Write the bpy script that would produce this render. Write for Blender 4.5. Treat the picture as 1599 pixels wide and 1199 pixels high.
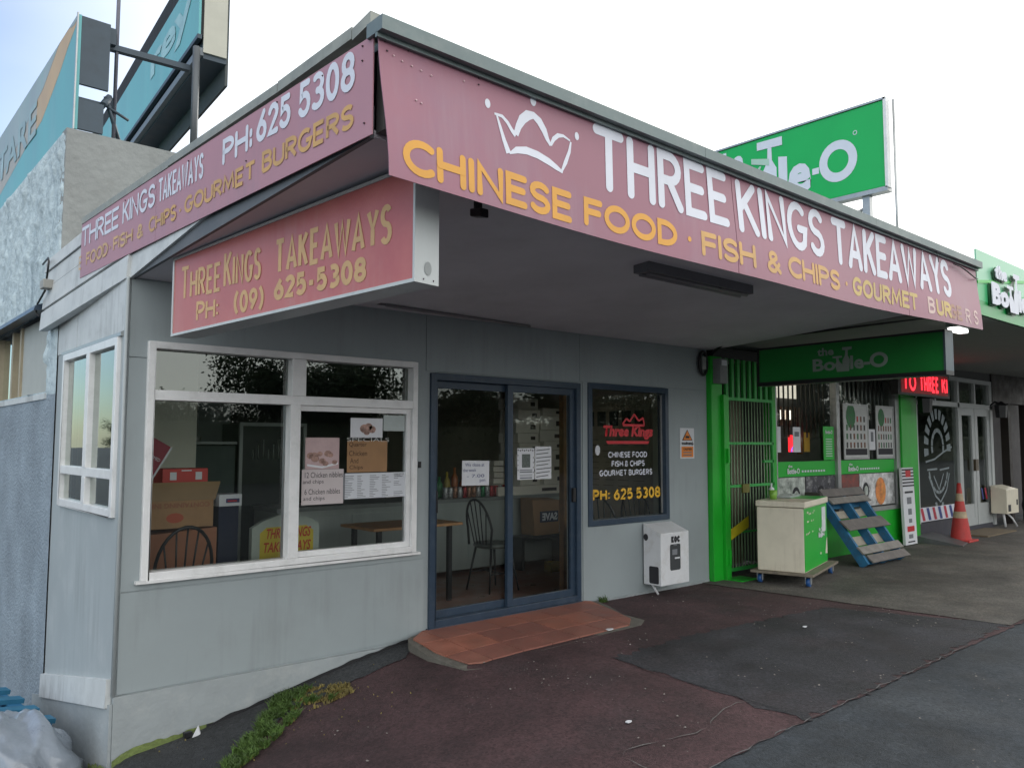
import bpy, bmesh, math, random
from mathutils import Vector, Matrix, noise
random.seed(7)
R = math.radians
S = bpy.context.scene
for o in list(bpy.data.objects): bpy.data.objects.remove(o)
COL = S.collection

# ---------------------------------------------------------------- camera
CAM = Vector((-1.450, -5.293, 1.470))
cd = bpy.data.cameras.new('camera'); cam = bpy.data.objects.new('camera', cd); COL.objects.link(cam)
yaw, pitch, roll = R(41.292), R(4.216), R(0.131)
fw = Vector((math.sin(yaw)*math.cos(pitch), math.cos(yaw)*math.cos(pitch), math.sin(pitch)))
rt = Vector((math.cos(yaw), -math.sin(yaw), 0)); up = rt.cross(fw)
r2 = math.cos(roll)*rt + math.sin(roll)*up; u2 = -math.sin(roll)*rt + math.cos(roll)*up
m = Matrix((r2, u2, -fw)).transposed().to_4x4(); m.translation = CAM
cam.matrix_world = m
cd.sensor_width = 36; cd.lens = 36*1246.27/1599; cd.clip_start = .05; cd.clip_end = 900
S.camera = cam

# ---------------------------------------------------------------- sky, sun, exposure
SUN_EL, SUN_AZ = R(9), R(72)           # azimuth measured from +Y towards +X (behind the shops, right)
W = bpy.data.worlds.new('World'); S.world = W; W.use_nodes = True
nt = W.node_tree; nt.nodes.clear()
def wn(t, **k):
    n = nt.nodes.new(t)
    for a, b in k.items(): setattr(n, a, b)
    return n
out = wn('ShaderNodeOutputWorld'); bg = wn('ShaderNodeBackground'); bg.inputs['Strength'].default_value = .10
sky = wn('ShaderNodeTexSky', sky_type='NISHITA'); sky.sun_disc = False; sky.sun_elevation = SUN_EL; sky.sun_rotation = SUN_AZ
sky.air_density = 1.0; sky.dust_density = .5; sky.ozone_density = 3.0
tc = wn('ShaderNodeTexCoord'); dt = wn('ShaderNodeVectorMath', operation='DOT_PRODUCT')
nrm = wn('ShaderNodeVectorMath', operation='NORMALIZE')
nt.links.new(tc.outputs['Generated'], nrm.inputs[0]); nt.links.new(nrm.outputs[0], dt.inputs[0])
dt.inputs[1].default_value = (math.sin(SUN_AZ)*math.cos(SUN_EL), math.cos(SUN_AZ)*math.cos(SUN_EL), math.sin(SUN_EL))
mr = wn('ShaderNodeMapRange', interpolation_type='SMOOTHERSTEP')
mr.inputs['From Min'].default_value = .30; mr.inputs['From Max'].default_value = .97
mr.inputs['To Min'].default_value = 0.12; mr.inputs['To Max'].default_value = 1.0
nt.links.new(dt.outputs['Value'], mr.inputs['Value'])
ns = wn('ShaderNodeTexNoise'); ns.inputs['Scale'].default_value = 2.2; ns.inputs['Detail'].default_value = 5
mp = wn('ShaderNodeMapping'); mp.inputs['Scale'].default_value = (1, 1, 2.6)
nt.links.new(nrm.outputs[0], mp.inputs[0]); nt.links.new(mp.outputs[0], ns.inputs['Vector'])
ma = wn('ShaderNodeMath', operation='MULTIPLY_ADD'); ma.inputs[1].default_value = .24; ma.inputs[2].default_value = -.12
nt.links.new(ns.outputs['Fac'], ma.inputs[0])
ad = wn('ShaderNodeMath', operation='ADD', use_clamp=True)
# thin bright overcast over the street side, as the reflections in the panes show
dt2 = wn('ShaderNodeVectorMath', operation='DOT_PRODUCT'); nt.links.new(nrm.outputs[0], dt2.inputs[0])
dt2.inputs[1].default_value = Vector((-.25, -.85, .45)).normalized()
mr2 = wn('ShaderNodeMapRange', interpolation_type='SMOOTHSTEP'); mr2.inputs['From Min'].default_value = -.15; mr2.inputs['From Max'].default_value = .8; mr2.inputs['To Max'].default_value = .72
nt.links.new(dt2.outputs['Value'], mr2.inputs['Value'])
ad0 = wn('ShaderNodeMath', operation='ADD'); nt.links.new(mr.outputs[0], ad0.inputs[0]); nt.links.new(mr2.outputs[0], ad0.inputs[1])
nt.links.new(ad0.outputs[0], ad.inputs[0]); nt.links.new(ma.outputs[0], ad.inputs[1])
mx = wn('ShaderNodeMix', data_type='RGBA')
CLOUD = (12.6, 12.6, 12.2, 1)
mx.inputs['B'].default_value = CLOUD
nt.links.new(ad.outputs[0], mx.inputs['Factor']); tint = wn('ShaderNodeVectorMath', operation='MULTIPLY'); tint.inputs[1].default_value = (1.22, 1.42, 1.66)
nt.links.new(sky.outputs[0], tint.inputs[0]); nt.links.new(tint.outputs[0], mx.inputs['A'])
nt.links.new(mx.outputs['Result'], bg.inputs['Color']); nt.links.new(bg.outputs[0], out.inputs[0])
sd = bpy.data.lights.new('sun', 'SUN'); sd.energy = .6; sd.angle = R(14); sd.color = (1, .93, .84)
so = bpy.data.objects.new('sun', sd); COL.objects.link(so)
so.rotation_euler = Vector((-math.sin(SUN_AZ)*math.cos(R(16)), -math.cos(SUN_AZ)*math.cos(R(16)), -math.sin(R(16)))).to_track_quat('-Z', 'Y').to_euler()
S.view_settings.view_transform = 'Standard'; S.view_settings.look = 'None'
S.view_settings.exposure = 0.84; S.view_settings.gamma = 1; S.view_settings.use_curve_mapping = False
S.render.engine = 'CYCLES'; S.cycles.max_bounces = 8; S.cycles.transparent_max_bounces = 16

# ---------------------------------------------------------------- materials
MATS = {}
def mat(name, col, rough=.6, metal=0, var=.12, scale=6, bump=0, bscale=60, emit=0, spec=.5, dirt=None, dscale=2.0, damt=.5, streak=False, coat=0, drips=0, dripc=(.12, .12, .11)):
    if name in MATS: return MATS[name]
    M = bpy.data.materials.new(name); M.use_nodes = True; n = M.node_tree; b = n.nodes['Principled BSDF']
    b.inputs['Roughness'].default_value = rough; b.inputs['Metallic'].default_value = metal
    b.inputs['Specular IOR Level'].default_value = spec; b.inputs['Coat Weight'].default_value = coat
    g = n.nodes.new('ShaderNodeNewGeometry'); src = g.outputs['Position']
    if streak:
        mpn = n.nodes.new('ShaderNodeMapping'); mpn.inputs['Scale'].default_value = (1, 1, .12); n.links.new(src, mpn.inputs[0]); src2 = mpn.outputs[0]
    else: src2 = src
    c = (*col, 1)
    last = None
    if var > 0:
        t = n.nodes.new('ShaderNodeTexNoise'); t.inputs['Scale'].default_value = scale; t.inputs['Detail'].default_value = 6; t.inputs['Roughness'].default_value = .6
        n.links.new(src2, t.inputs['Vector'])
        r = n.nodes.new('ShaderNodeMapRange'); r.inputs['From Min'].default_value = .3; r.inputs['From Max'].default_value = .7
        r.inputs['To Min'].default_value = 1-var; r.inputs['To Max'].default_value = 1+var; n.links.new(t.outputs['Fac'], r.inputs['Value'])
        v = n.nodes.new('ShaderNodeVectorMath'); v.operation = 'SCALE'; v.inputs[0].default_value = col; n.links.new(r.outputs[0], v.inputs['Scale'])
        last = v.outputs[0]
        rr = n.nodes.new('ShaderNodeMath'); rr.operation = 'MULTIPLY'; rr.inputs[1].default_value = rough; n.links.new(r.outputs[0], rr.inputs[0]); n.links.new(rr.outputs[0], b.inputs['Roughness'])
    if dirt:
        t = n.nodes.new('ShaderNodeTexNoise'); t.inputs['Scale'].default_value = dscale; t.inputs['Detail'].default_value = 8; t.inputs['Roughness'].default_value = .7
        n.links.new(src2, t.inputs['Vector'])
        r = n.nodes.new('ShaderNodeMapRange'); r.inputs['From Min'].default_value = .5; r.inputs['From Max'].default_value = .72; r.inputs['To Max'].default_value = damt
        n.links.new(t.outputs['Fac'], r.inputs['Value'])
        mm = n.nodes.new('ShaderNodeMix'); mm.data_type = 'RGBA'; n.links.new(r.outputs[0], mm.inputs['Factor'])
        mm.inputs['A'].default_value = c; mm.inputs['B'].default_value = (*dirt, 1)
        if last: n.links.new(last, mm.inputs['A'])
        last = mm.outputs['Result']
    if drips:
        mpd = n.nodes.new('ShaderNodeMapping'); mpd.inputs['Scale'].default_value = (1, 1, .07); n.links.new(src, mpd.inputs[0])
        t = n.nodes.new('ShaderNodeTexNoise'); t.inputs['Scale'].default_value = 13; t.inputs['Detail'].default_value = 7; t.inputs['Roughness'].default_value = .65; n.links.new(mpd.outputs[0], t.inputs['Vector'])
        t2 = n.nodes.new('ShaderNodeTexNoise'); t2.inputs['Scale'].default_value = 1.6; t2.inputs['Detail'].default_value = 4; n.links.new(src, t2.inputs['Vector'])
        mu = n.nodes.new('ShaderNodeMath'); mu.operation = 'MULTIPLY'; n.links.new(t.outputs['Fac'], mu.inputs[0]); n.links.new(t2.outputs['Fac'], mu.inputs[1])
        r = n.nodes.new('ShaderNodeMapRange'); r.inputs['From Min'].default_value = .27; r.inputs['From Max'].default_value = .42; r.inputs['To Max'].default_value = drips; n.links.new(mu.outputs[0], r.inputs['Value'])
        mm = n.nodes.new('ShaderNodeMix'); mm.data_type = 'RGBA'; n.links.new(r.outputs[0], mm.inputs['Factor']); n.links.new(last, mm.inputs['A']); mm.inputs['B'].default_value = (*dripc, 1); last = mm.outputs['Result']
    if last: n.links.new(last, b.inputs['Base Color'])
    else: b.inputs['Base Color'].default_value = c
    if bump > 0:
        t = n.nodes.new('ShaderNodeTexNoise'); t.inputs['Scale'].default_value = bscale; t.inputs['Detail'].default_value = 5
        n.links.new(src, t.inputs['Vector'])
        bp = n.nodes.new('ShaderNodeBump'); bp.inputs['Strength'].default_value = bump; bp.inputs['Distance'].default_value = .02
        n.links.new(t.outputs['Fac'], bp.inputs['Height']); n.links.new(bp.outputs[0], b.inputs['Normal'])
    if emit:
        b.inputs['Emission Color'].default_value = c; b.inputs['Emission Strength'].default_value = emit
    MATS[name] = M; return M

def glass(name, tint=(.93, .96, .94), boost=1.0, rough=.0):
    M = bpy.data.materials.new(name); M.use_nodes = True; n = M.node_tree; n.nodes.clear()
    o = n.nodes.new('ShaderNodeOutputMaterial'); t = n.nodes.new('ShaderNodeBsdfTransparent'); t.inputs[0].default_value = (*tint, 1)
    g = n.nodes.new('ShaderNodeBsdfGlossy'); g.inputs['Roughness'].default_value = rough; g.inputs[0].default_value = (.95, 1, .95, 1)
    f = n.nodes.new('ShaderNodeFresnel'); f.inputs[0].default_value = 1.5
    # gentle waviness of the pane
    gp = n.nodes.new('ShaderNodeNewGeometry'); w = n.nodes.new('ShaderNodeTexNoise'); w.inputs['Scale'].default_value = 1.3
    n.links.new(gp.outputs['Position'], w.inputs['Vector'])
    bp = n.nodes.new('ShaderNodeBump'); bp.inputs['Strength'].default_value = .05; bp.inputs['Distance'].default_value = .01
    n.links.new(w.outputs['Fac'], bp.inputs['Height']); n.links.new(bp.outputs[0], g.inputs['Normal'])
    m1 = n.nodes.new('ShaderNodeMath'); m1.operation = 'MULTIPLY'; m1.inputs[1].default_value = boost; m1.use_clamp = True
    n.links.new(f.outputs[0], m1.inputs[0]); mix = n.nodes.new('ShaderNodeMixShader')
    n.links.new(m1.outputs[0], mix.inputs[0]); n.links.new(t.outputs[0], mix.inputs[1]); n.links.new(g.outputs[0], mix.inputs[2]); n.links.new(mix.outputs[0], o.inputs[0])
    MATS[name] = M; return M

grey = mat('grey_wall_paint', (.30, .34, .352), .62, var=.05, scale=1.3, bump=.03, bscale=220, dirt=(.25, .275, .28), dscale=1.4, damt=.35, drips=.22, dripc=(.16, .17, .165))
greyS = mat('side_wall_paint', (.37, .405, .415), .62, var=.07, scale=1.6, bump=.04, bscale=160, dirt=(.54, .55, .55), dscale=3, damt=.3, drips=.35, dripc=(.2, .22, .22))
plinthM = mat('plinth_paint', (.31, .34, .35), .75, var=.08, scale=4, bump=.25, bscale=25, dirt=(.46, .47, .46), dscale=5, damt=.4)
board = mat('weatherboard_paint', (.58, .60, .60), .6, var=.08, scale=4, bump=.05, bscale=60, dirt=(.32, .33, .33), dscale=6, damt=.45, drips=.5, dripc=(.2, .2, .19))
white = mat('white_frame', (.76, .76, .76), .35, var=.05, scale=8, dirt=(.38, .38, .36), dscale=9, damt=.3)
navy = mat('navy_frame', (.026, .047, .078), .35, var=.1, scale=8, dirt=(.10, .12, .14), dscale=14, damt=.3)
soffM = mat('soffit_paint', (.62, .61, .65), .8, var=.1, scale=1.2, dirt=(.45, .45, .47), dscale=1.5, damt=.4)
pink = mat('faded_pink_panel', (.315, .136, .182), .45, var=.08, scale=1.1, dirt=(.27, .145, .21), dscale=1.6, damt=.6, streak=False, drips=.3, dripc=(.36, .23, .26))
pinkL = mat('faded_pink_panel_brightened', (.44, .225, .265), .5, var=.08, scale=1.1, dirt=(.38, .22, .29), dscale=1.8, damt=.6, drips=.3, dripc=(.30, .20, .23))  # same pink as the front sign, lightened to offset weaker side light
redbox = mat('red_acrylic', (.50, .155, .145), .35, var=.12, scale=1.1, dirt=(.38, .05, .08), dscale=1.3, damt=.4, drips=.25, dripc=(.5, .3, .28))
letW = mat('white_vinyl', (.68, .70, .78), .5, var=.06, scale=5)
letY = mat('orange_vinyl', (.70, .34, .05), .5, var=.08, scale=5)
letYf = mat('faded_orange_vinyl', (.58, .34, .12), .5, var=.15, scale=5)
letYg = mat('faded_yellow_vinyl', (.55, .40, .14), .5, var=.15, scale=5)
letP = mat('peeling_cream_vinyl', (.62, .46, .42), .5, var=.1, scale=30)
letT = mat('tan_vinyl', (.60, .38, .18), .5, var=.12, scale=9)
flash = mat('metal_capping', (.16, .20, .20), .5, metal=.3, var=.15, scale=5, dirt=(.28, .30, .29), dscale=6, damt=.4)
flashL = mat('pale_metal_capping', (.30, .31, .28), .6, metal=.1, var=.2, scale=7, dirt=(.14, .15, .12), dscale=9, damt=.5)
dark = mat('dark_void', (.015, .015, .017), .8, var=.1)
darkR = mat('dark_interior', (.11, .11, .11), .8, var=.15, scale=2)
dirtM = mat('dirty_joint', (.02, .02, .022), .9, var=.3, scale=20)
greenP = mat('bright_green_paint', (.012, .40, .025), .4, var=.1, scale=3, dirt=(.01, .24, .015), dscale=4, damt=.4, drips=.5, dripc=(.05, .12, .04))
greenD = mat('green_steel', (.03, .34, .06), .45, var=.15, scale=12)
greenS = mat('green_sign_face', (.003, .42, .085), .3, var=.05, scale=1.5)
greenB = mat('green_acrylic', (.008, .19, .03), .35, var=.1, scale=2)
greenSt = mat('green_vinyl', (.008, .42, .03), .35, var=.05, scale=3)
silver = mat('aluminium', (.42, .43, .43), .35, metal=.6, var=.1, scale=10, dirt=(.25, .25, .24), dscale=12, damt=.3)
whitePl = mat('white_metal_box', (.68, .69, .71), .4, var=.05, scale=6, dirt=(.36, .32, .27), dscale=7, damt=.4)
creamM = mat('cream_laminate', (.72, .66, .53), .45, var=.05, scale=4, dirt=(.55, .50, .40), dscale=6, damt=.3, drips=.5, dripc=(.35, .30, .22))
paper = mat('white_paper', (.66, .67, .70), .8, var=.03, scale=20)
ink = mat('ink', (.03, .03, .035), .8, var=0)
inkG = mat('grey_print', (.18, .19, .21), .8, var=.2, scale=90)
card = mat('brown_cardboard', (.33, .19, .095), .85, var=.1, scale=8, dirt=(.22, .12, .06), dscale=9, damt=.3)
cardR = mat('reddish_cardboard', (.30, .13, .075), .85, var=.1, scale=8)
wood = mat('varnished_timber', (.50, .25, .10), .45, var=.2, scale=14)
blackM = mat('black_paint', (.012, .012, .014), .4, var=.1)
steel = mat('brushed_steel', (.42, .46, .44), .4, metal=.35, var=.2, scale=2, streak=True)
redM = mat('red_print', (.50, .015, .02), .5, var=.08, scale=8)
maroon = mat('maroon_card', (.26, .02, .045), .5, var=.05, scale=8)
cream = mat('cream_interior_wall', (.80, .79, .66), .7, var=.06, scale=2)
beige = mat('beige_interior_wall', (.60, .52, .42), .8, var=.12, scale=2)
tileF = mat('interior_red_tiles', (.20, .08, .055), .35, var=.3, scale=5)
G1 = glass('window_glass', boost=1.25)
G2 = glass('upper_window_glass', (.55, .6, .58), 3.0)
G3 = glass('side_window_glass', (.5, .55, .55), 2.0)
G4 = glass('shop_glass', (.85, .9, .87), .9)

# ---------------------------------------------------------------- builders
ORG = {}
def lab(o, label=None, cat=None, group=None, kind=None):
    if label: o['label'] = label
    if cat: o['category'] = cat
    if group: o['group'] = group
    if kind: o['kind'] = kind
    return o
def thing(name, label, cat, loc=(0, 0, 0), group=None):
    o = bpy.data.objects.new(name, None); o.empty_display_size = .1; o.location = loc; COL.objects.link(o)
    ORG[o.name] = Vector(loc); return lab(o, label, cat, group)
def link_mesh(name, me, parent=None):
    o = bpy.data.objects.new(name, me); COL.objects.link(o)
    if parent is not None:
        og = ORG[parent.name]; o.parent = parent; ORG[o.name] = og
        me.transform(Matrix.Translation(-og))
    else: ORG[o.name] = Vector((0, 0, 0))
    return o
class MB:
    def __init__(s, T=None): s.v = []; s.f = []; s.mi = []; s.m = 0; s.T = T; s.sm = []
    def add(s, vs, fs, smooth=False):
        b = len(s.v)
        for p in vs:
            p = Vector(p)
            if s.T: p = s.T @ p
            s.v.append(p)
        for f in fs: s.f.append([b+i for i in f]); s.mi.append(s.m); s.sm.append(smooth)
        return s
    def box(s, x0, x1, y0, y1, z0, z1):
        return s.add([(x0,y0,z0),(x1,y0,z0),(x1,y1,z0),(x0,y1,z0),(x0,y0,z1),(x1,y0,z1),(x1,y1,z1),(x0,y1,z1)],
              [(0,3,2,1),(4,5,6,7),(0,1,5,4),(1,2,6,5),(2,3,7,6),(3,0,4,7)])
    def hexa(s, a, b):  # bottom 4, top 4
        return s.add(list(a)+list(b), [(0,3,2,1),(4,5,6,7),(0,1,5,4),(1,2,6,5),(2,3,7,6),(3,0,4,7)])
    def slab(s, quad, th):  # quad of 4 points, thickness vector
        th = Vector(th); return s.hexa(quad, [Vector(q)+th for q in quad])
    def poly(s, pts): return s.add(pts, [tuple(range(len(pts)))])
    def prism(s, pts, th):
        th = Vector(th); n = len(pts); a = [Vector(p) for p in pts]; b = [p+th for p in a]
        return s.add(a+b, [tuple(range(n))[::-1], tuple(range(n, 2*n))]+[(i, (i+1) % n, n+(i+1) % n, n+i) for i in range(n)])
    def tube(s, pts, r, n=8, smooth=True, r1=None):
        pts = [Vector(p) for p in pts]; vs = []; fs = []; k = len(pts)
        prev = None
        for i, p in enumerate(pts):
            d = (pts[min(i+1, k-1)]-pts[max(i-1, 0)]).normalized()
            if prev is None: a = d.orthogonal().normalized()
            else:
                a = prev-d*prev.dot(d); a = a.normalized() if a.length > 1e-6 else d.orthogonal().normalized()
            prev = a; b = d.cross(a); rr = r if r1 is None else r+(r1-r)*i/(k-1)
            for j in range(n):
                t = 2*math.pi*j/n; vs.append(p+a*math.cos(t)*rr+b*math.sin(t)*rr)
        for i in range(k-1):
            for j in range(n): fs.append((i*n+j, i*n+(j+1) % n, (i+1)*n+(j+1) % n, (i+1)*n+j))
        s.add(vs, fs, smooth); b0 = len(s.v)-len(vs)
        for ring, rev in ((0, True), ((k-1)*n, False)):
            f = [b0+ring+j for j in range(n)]; s.f.append(f[::-1] if rev else f); s.mi.append(s.m); s.sm.append(False)
        return s
    def lathe(s, c, prof, n=16, smooth=True):
        c = Vector(c); vs = []; fs = []
        for (r, z) in prof:
            for j in range(n): t = 2*math.pi*j/n; vs.append(c+Vector((r*math.cos(t), r*math.sin(t), z)))
        for i in range(len(prof)-1):
            for j in range(n): fs.append((i*n+j, i*n+(j+1) % n, (i+1)*n+(j+1) % n, (i+1)*n+j))
        return s.add(vs, fs, smooth)
    def build(s, name, mats, parent=None, bev=0, **k):
        me = bpy.data.meshes.new(name); me.from_pydata(s.v, [], s.f)
        if not isinstance(mats, (list, tuple)): mats = [mats]
        for q in mats: me.materials.append(q)
        for i, p in enumerate(me.polygons): p.material_index = s.mi[i]; p.use_smooth = s.sm[i]
        if bev:
            bm = bmesh.new(); bm.from_mesh(me); bmesh.ops.remove_doubles(bm, verts=bm.verts, dist=1e-5)
            bmesh.ops.bevel(bm, geom=[e for e in bm.edges if len(e.link_faces) == 2 and e.calc_face_angle(0) > .5], offset=bev, segments=2, affect='EDGES', profile=.6)
            bm.to_mesh(me); bm.free()
        me.update(); o = link_mesh(name, me, parent); return lab(o, **k)
def B(name, m, parent, x0, x1, y0, y1, z0, z1, bev=0, **k):
    return MB().box(x0, x1, y0, y1, z0, z1).build(name, m, parent, bev, **k)

# ---- stroke lettering (round or butt caps)
def arc(cx, cy, rx, ry, a0, a1, n=10):
    return [(cx+rx*math.cos(R(a0+(a1-a0)*i/n)), cy+ry*math.sin(R(a0+(a1-a0)*i/n))) for i in range(n+1)]
GL = {
 'T': (.56, [[(0,1),(.56,1)], [(.28,1),(.28,0)]]), 'H': (.54, [[(0,0),(0,1)], [(.54,0),(.54,1)], [(0,.52),(.54,.52)]]),
 'R': (.5, [[(0,0),(0,1),(.24,1)]+arc(.24,.75,.24,.25,90,-90)+[(0,.5)], [(.22,.5),(.5,0)]]),
 'E': (.44, [[(.44,1),(0,1),(0,0),(.44,0)], [(0,.52),(.4,.52)]]), 'F': (.42, [[(.42,1),(0,1),(0,0)], [(0,.52),(.38,.52)]]),
 'K': (.5, [[(0,0),(0,1)], [(.48,1),(.02,.46)], [(.16,.62),(.5,0)]]), 'I': (0, [[(0,0),(0,1)]]),
 'N': (.54, [[(0,0),(0,1),(.54,0),(.54,1)]]), 'M': (.7, [[(0,0),(.08,1),(.35,.2),(.62,1),(.7,0)]]),
 'G': (.6, [arc(.32,.5,.32,.5,50,310,16)+[(.6,.45),(.36,.45)]]), 'C': (.54, [arc(.34,.5,.34,.5,52,308,16)]),
 'S': (.46, [arc(.24,.755,.22,.245,30,270,10)[:-1]+arc(.23,.255,.23,.255,90,-150,10)]),
 'A': (.6, [[(0,0),(.3,1),(.6,0)], [(.1,.3),(.5,.3)]]), 'W': (.84, [[(0,1),(.2,0),(.42,.95),(.64,0),(.84,1)]]),
 'Y': (.52, [[(0,1),(.26,.48),(.52,1)], [(.26,.48),(.26,0)]]), 'O': (.66, [arc(.33,.5,.33,.5,90,450,24)]),
 'D': (.54, [[(0,0),(0,1),(.16,1)]+arc(.16,.5,.38,.5,90,-90,14)+[(0,0)]]), 'U': (.52, [[(0,1),(0,.28)]+arc(.26,.27,.26,.27,180,360,12)+[(.52,1)]]),
 'B': (.48, [[(0,0),(0,1),(.22,1)]+arc(.22,.77,.23,.23,90,-90,8)+[(0,.54)], [(.2,.54)]+arc(.22,.27,.26,.27,90,-90,8)+[(0,0)]]),
 'P': (.48, [[(0,0),(0,1),(.22,1)]+arc(.22,.74,.26,.26,90,-90)+[(0,.48)]]), 'L': (.4, [[(0,1),(0,0),(.4,0)]]), 'V': (.5, [[(0,1),(.25,0),(.5,1)]]),
 '&': (.56, [[(.56,0),(.12,.68)]+arc(.26,.8,.15,.2,200,-20,10)+[(.05,.36)]+arc(.22,.22,.2,.22,150,300,8)+[(.52,.42)]]),
 '0': (.46, [arc(.23,.5,.23,.5,90,450,20)]), '8': (.46, [arc(.23,.75,.2,.25,90,450,16), arc(.23,.26,.23,.26,90,450,16)]),
 '3': (.44, [arc(.19,.75,.23,.25,128,-90,10), arc(.18,.26,.26,.26,90,-132,10)]),
 '5': (.44, [[(.4,1),(.06,1),(.03,.55)]+arc(.2,.32,.24,.32,120,-150,12)]), '2': (.44, [arc(.22,.74,.22,.26,165,-40,10)+[(0,0),(.44,0)]]),
 '6': (.46, [arc(.23,.3,.23,.3,90,450,16), [(.36,1),(.12,.6),(.01,.36)]]), '9': (.46, [arc(.23,.7,.23,.3,90,450,16), [(.1,0),(.34,.4),(.45,.64)]]),
 '1': (.2, [[(0,.8),(.16,1),(.16,0)]]), '7': (.44, [[(0,1),(.44,1),(.12,0)]]), ':': (.04, [[(.02,.10),(.021,.24)], [(.02,.56),(.021,.70)]]),
 '.': (.04, [[(.02,.45),(.021,.46)]]), '-': (.26, [[(0,.42),(.26,.42)]]), '(': (.2, [arc(.7,.5,.7,.85,135,225,8)]), ')': (.2, [arc(-.5,.5,.7,.85,45,-45,8)]), ' ': (.22, []),
}
def lettering(name, text, org, uv, vv, x0, x1, z0, z1, wt, m, parent, caps='round', gap=.17, skip=(), big=None, lift=.004, wave=None, **k):
    """org + uv*x + vv*z plane; text fitted to x0..x1, heights z0..z1, stroke width wt"""
    uv = Vector(uv); vv = Vector(vv); nn = uv.cross(vv).normalized(); org = Vector(org)
    H = z1-z0-wt; ws = []; tot = 0
    for i, ch in enumerate(text):
        w, st = GL[ch]; sc = 1.0
        if big is not None and i not in big: sc = .82
        ws.append((w*sc, sc)); tot += w*sc
    nl = sum(1 for ch in text if ch != ' '); gp = wt*(.15+gap*1.6); sx = (x1-x0-nl*wt-(len(text)-1)*gp)/max(tot, .02)
    sx = max(sx, .02); mb = MB(); x = x0+wt/2; li = 0; hw = wt/2; each = (z1-z0) > .115 or len(text) == 1; res = []
    for i, ch in enumerate(text):
        w, sc = ws[i]
        if i not in skip:
            for st in GL[ch][1]:
                pts = [Vector((x+p[0]*sc*sx, z0+wt/2+p[1]*sc*H)) for p in st]
                q = [pts[0]]
                for p in pts[1:]:
                    if (p-q[-1]).length > 1e-5: q.append(p)
                if len(q) < 2: q.append(q[0]+Vector((0, .002)))
                pts = q; closed = (pts[0]-pts[-1]).length < 1e-3 and len(pts) > 6
                L = []; Rr = []
                for j, p in enumerate(pts):
                    if closed: a = pts[j-1] if j > 0 else pts[-2]; b = pts[j+1] if j < len(pts)-1 else pts[1]
                    else: a = pts[max(j-1, 0)]; b = pts[min(j+1, len(pts)-1)]
                    d1 = (p-a); d2 = (b-p)
                    d1 = d1.normalized() if d1.length > 1e-7 else d2.normalized(); d2 = d2.normalized() if d2.length > 1e-7 else d1
                    t = (d1+d2); t = t.normalized() if t.length > .2 else d1
                    nrm_ = Vector((-t.y, t.x)); f = min(1/max(nrm_.dot(Vector((-d1.y, d1.x))), .45), 1.7)
                    L.append(p+nrm_*hw*f); Rr.append(p-nrm_*hw*f)
                lz = lift+.0003*(li % 7); li += 1
                def W3(p):
                    zz = p.y+(wave(p.x) if wave else 0)
                    return org+uv*p.x+vv*zz+nn*lz
                vs = [W3(p) for p in L]+[W3(p) for p in Rr]; n = len(pts)
                fs = [(n+j, n+j+1, j+1, j) for j in range(n-1)]
                mb.add(vs, fs)
                if not closed and caps == 'round':
                    for e, (p, dr) in enumerate(((pts[0], pts[0]-pts[1]), (pts[-1], pts[-1]-pts[-2]))):
                        a0 = math.atan2(dr.y, dr.x)
                        fan = [p+Vector((math.cos(a0+R(t)), math.sin(a0+R(t))))*hw for t in range(-90, 91, 20)]
                        mb.add([W3(f) for f in fan], [tuple(range(len(fan)))])
        x += w*sx+gp+(0 if ch == ' ' else wt)
        if each and mb.v: res.append(mb.build('letter', m, parent, **k)); mb = MB()
    if mb.v: res.append(mb.build(name, m, parent, kind='stuff', **k))
    return res
def btext(name, body, org, uv, vv, x0, x1, z0, h, m, parent, bold=0, lift=.004, shear=0, ext=0, **k):
    c = bpy.data.curves.new(name, 'FONT'); c.body = body; c.size = 1; c.offset = bold; c.shear = shear; c.resolution_u = 3; c.fill_mode = 'FRONT'
    if ext: c.extrude = ext; c.fill_mode = 'BOTH'
    t = bpy.data.objects.new('tmp', c); COL.objects.link(t)
    dg = bpy.context.evaluated_depsgraph_get(); me = bpy.data.meshes.new_from_object(t.evaluated_get(dg))
    bpy.data.objects.remove(t)
    xs = [v.co.x for v in me.vertices]; ys = [v.co.y for v in me.vertices]
    sx = (x1-x0)/(max(xs)-min(xs)); sy = h/(max(ys)-min(ys)); mx_, my_ = min(xs), min(ys)
    uv = Vector(uv); vv = Vector(vv); nn = uv.cross(vv).normalized(); org = Vector(org)
    for v in me.vertices:
        v.co = org+uv*(x0+(v.co.x-mx_)*sx)+vv*(z0+(v.co.y-my_)*sy)+nn*(lift+v.co.z)
    me.materials.clear(); me.materials.append(m)
    return lab(link_mesh(name, me, parent), kind='stuff', **k)
def copy_tree(o, parent=None, loc=None, rz=None, label=None):
    c = o.copy(); COL.objects.link(c)
    if parent: c.parent = parent
    if loc is not None: c.location = loc
    if rz is not None: c.rotation_euler.z = rz
    if label: c['label'] = label
    ORG[c.name] = Vector(c.location)
    for ch in list(o.children): copy_tree(ch, c)
    return c
X, Y, Z = Vector((1, 0, 0)), Vector((0, 1, 0)), Vector((0, 0, 1))
def ss(a, b, x):
    t = max(0, min(1, (x-a)/(b-a))); return t*t*(3-2*t)
def gz(x, y):
    A = .05+.40*ss(2.5, -.3, x)*(.32+.68*ss(-3.2, 0, y)) + .72*ss(.14, -.12, x)*ss(-.25, .9, y)
    return -A - .004*math.sin(x*1.3+y*.7)
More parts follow.
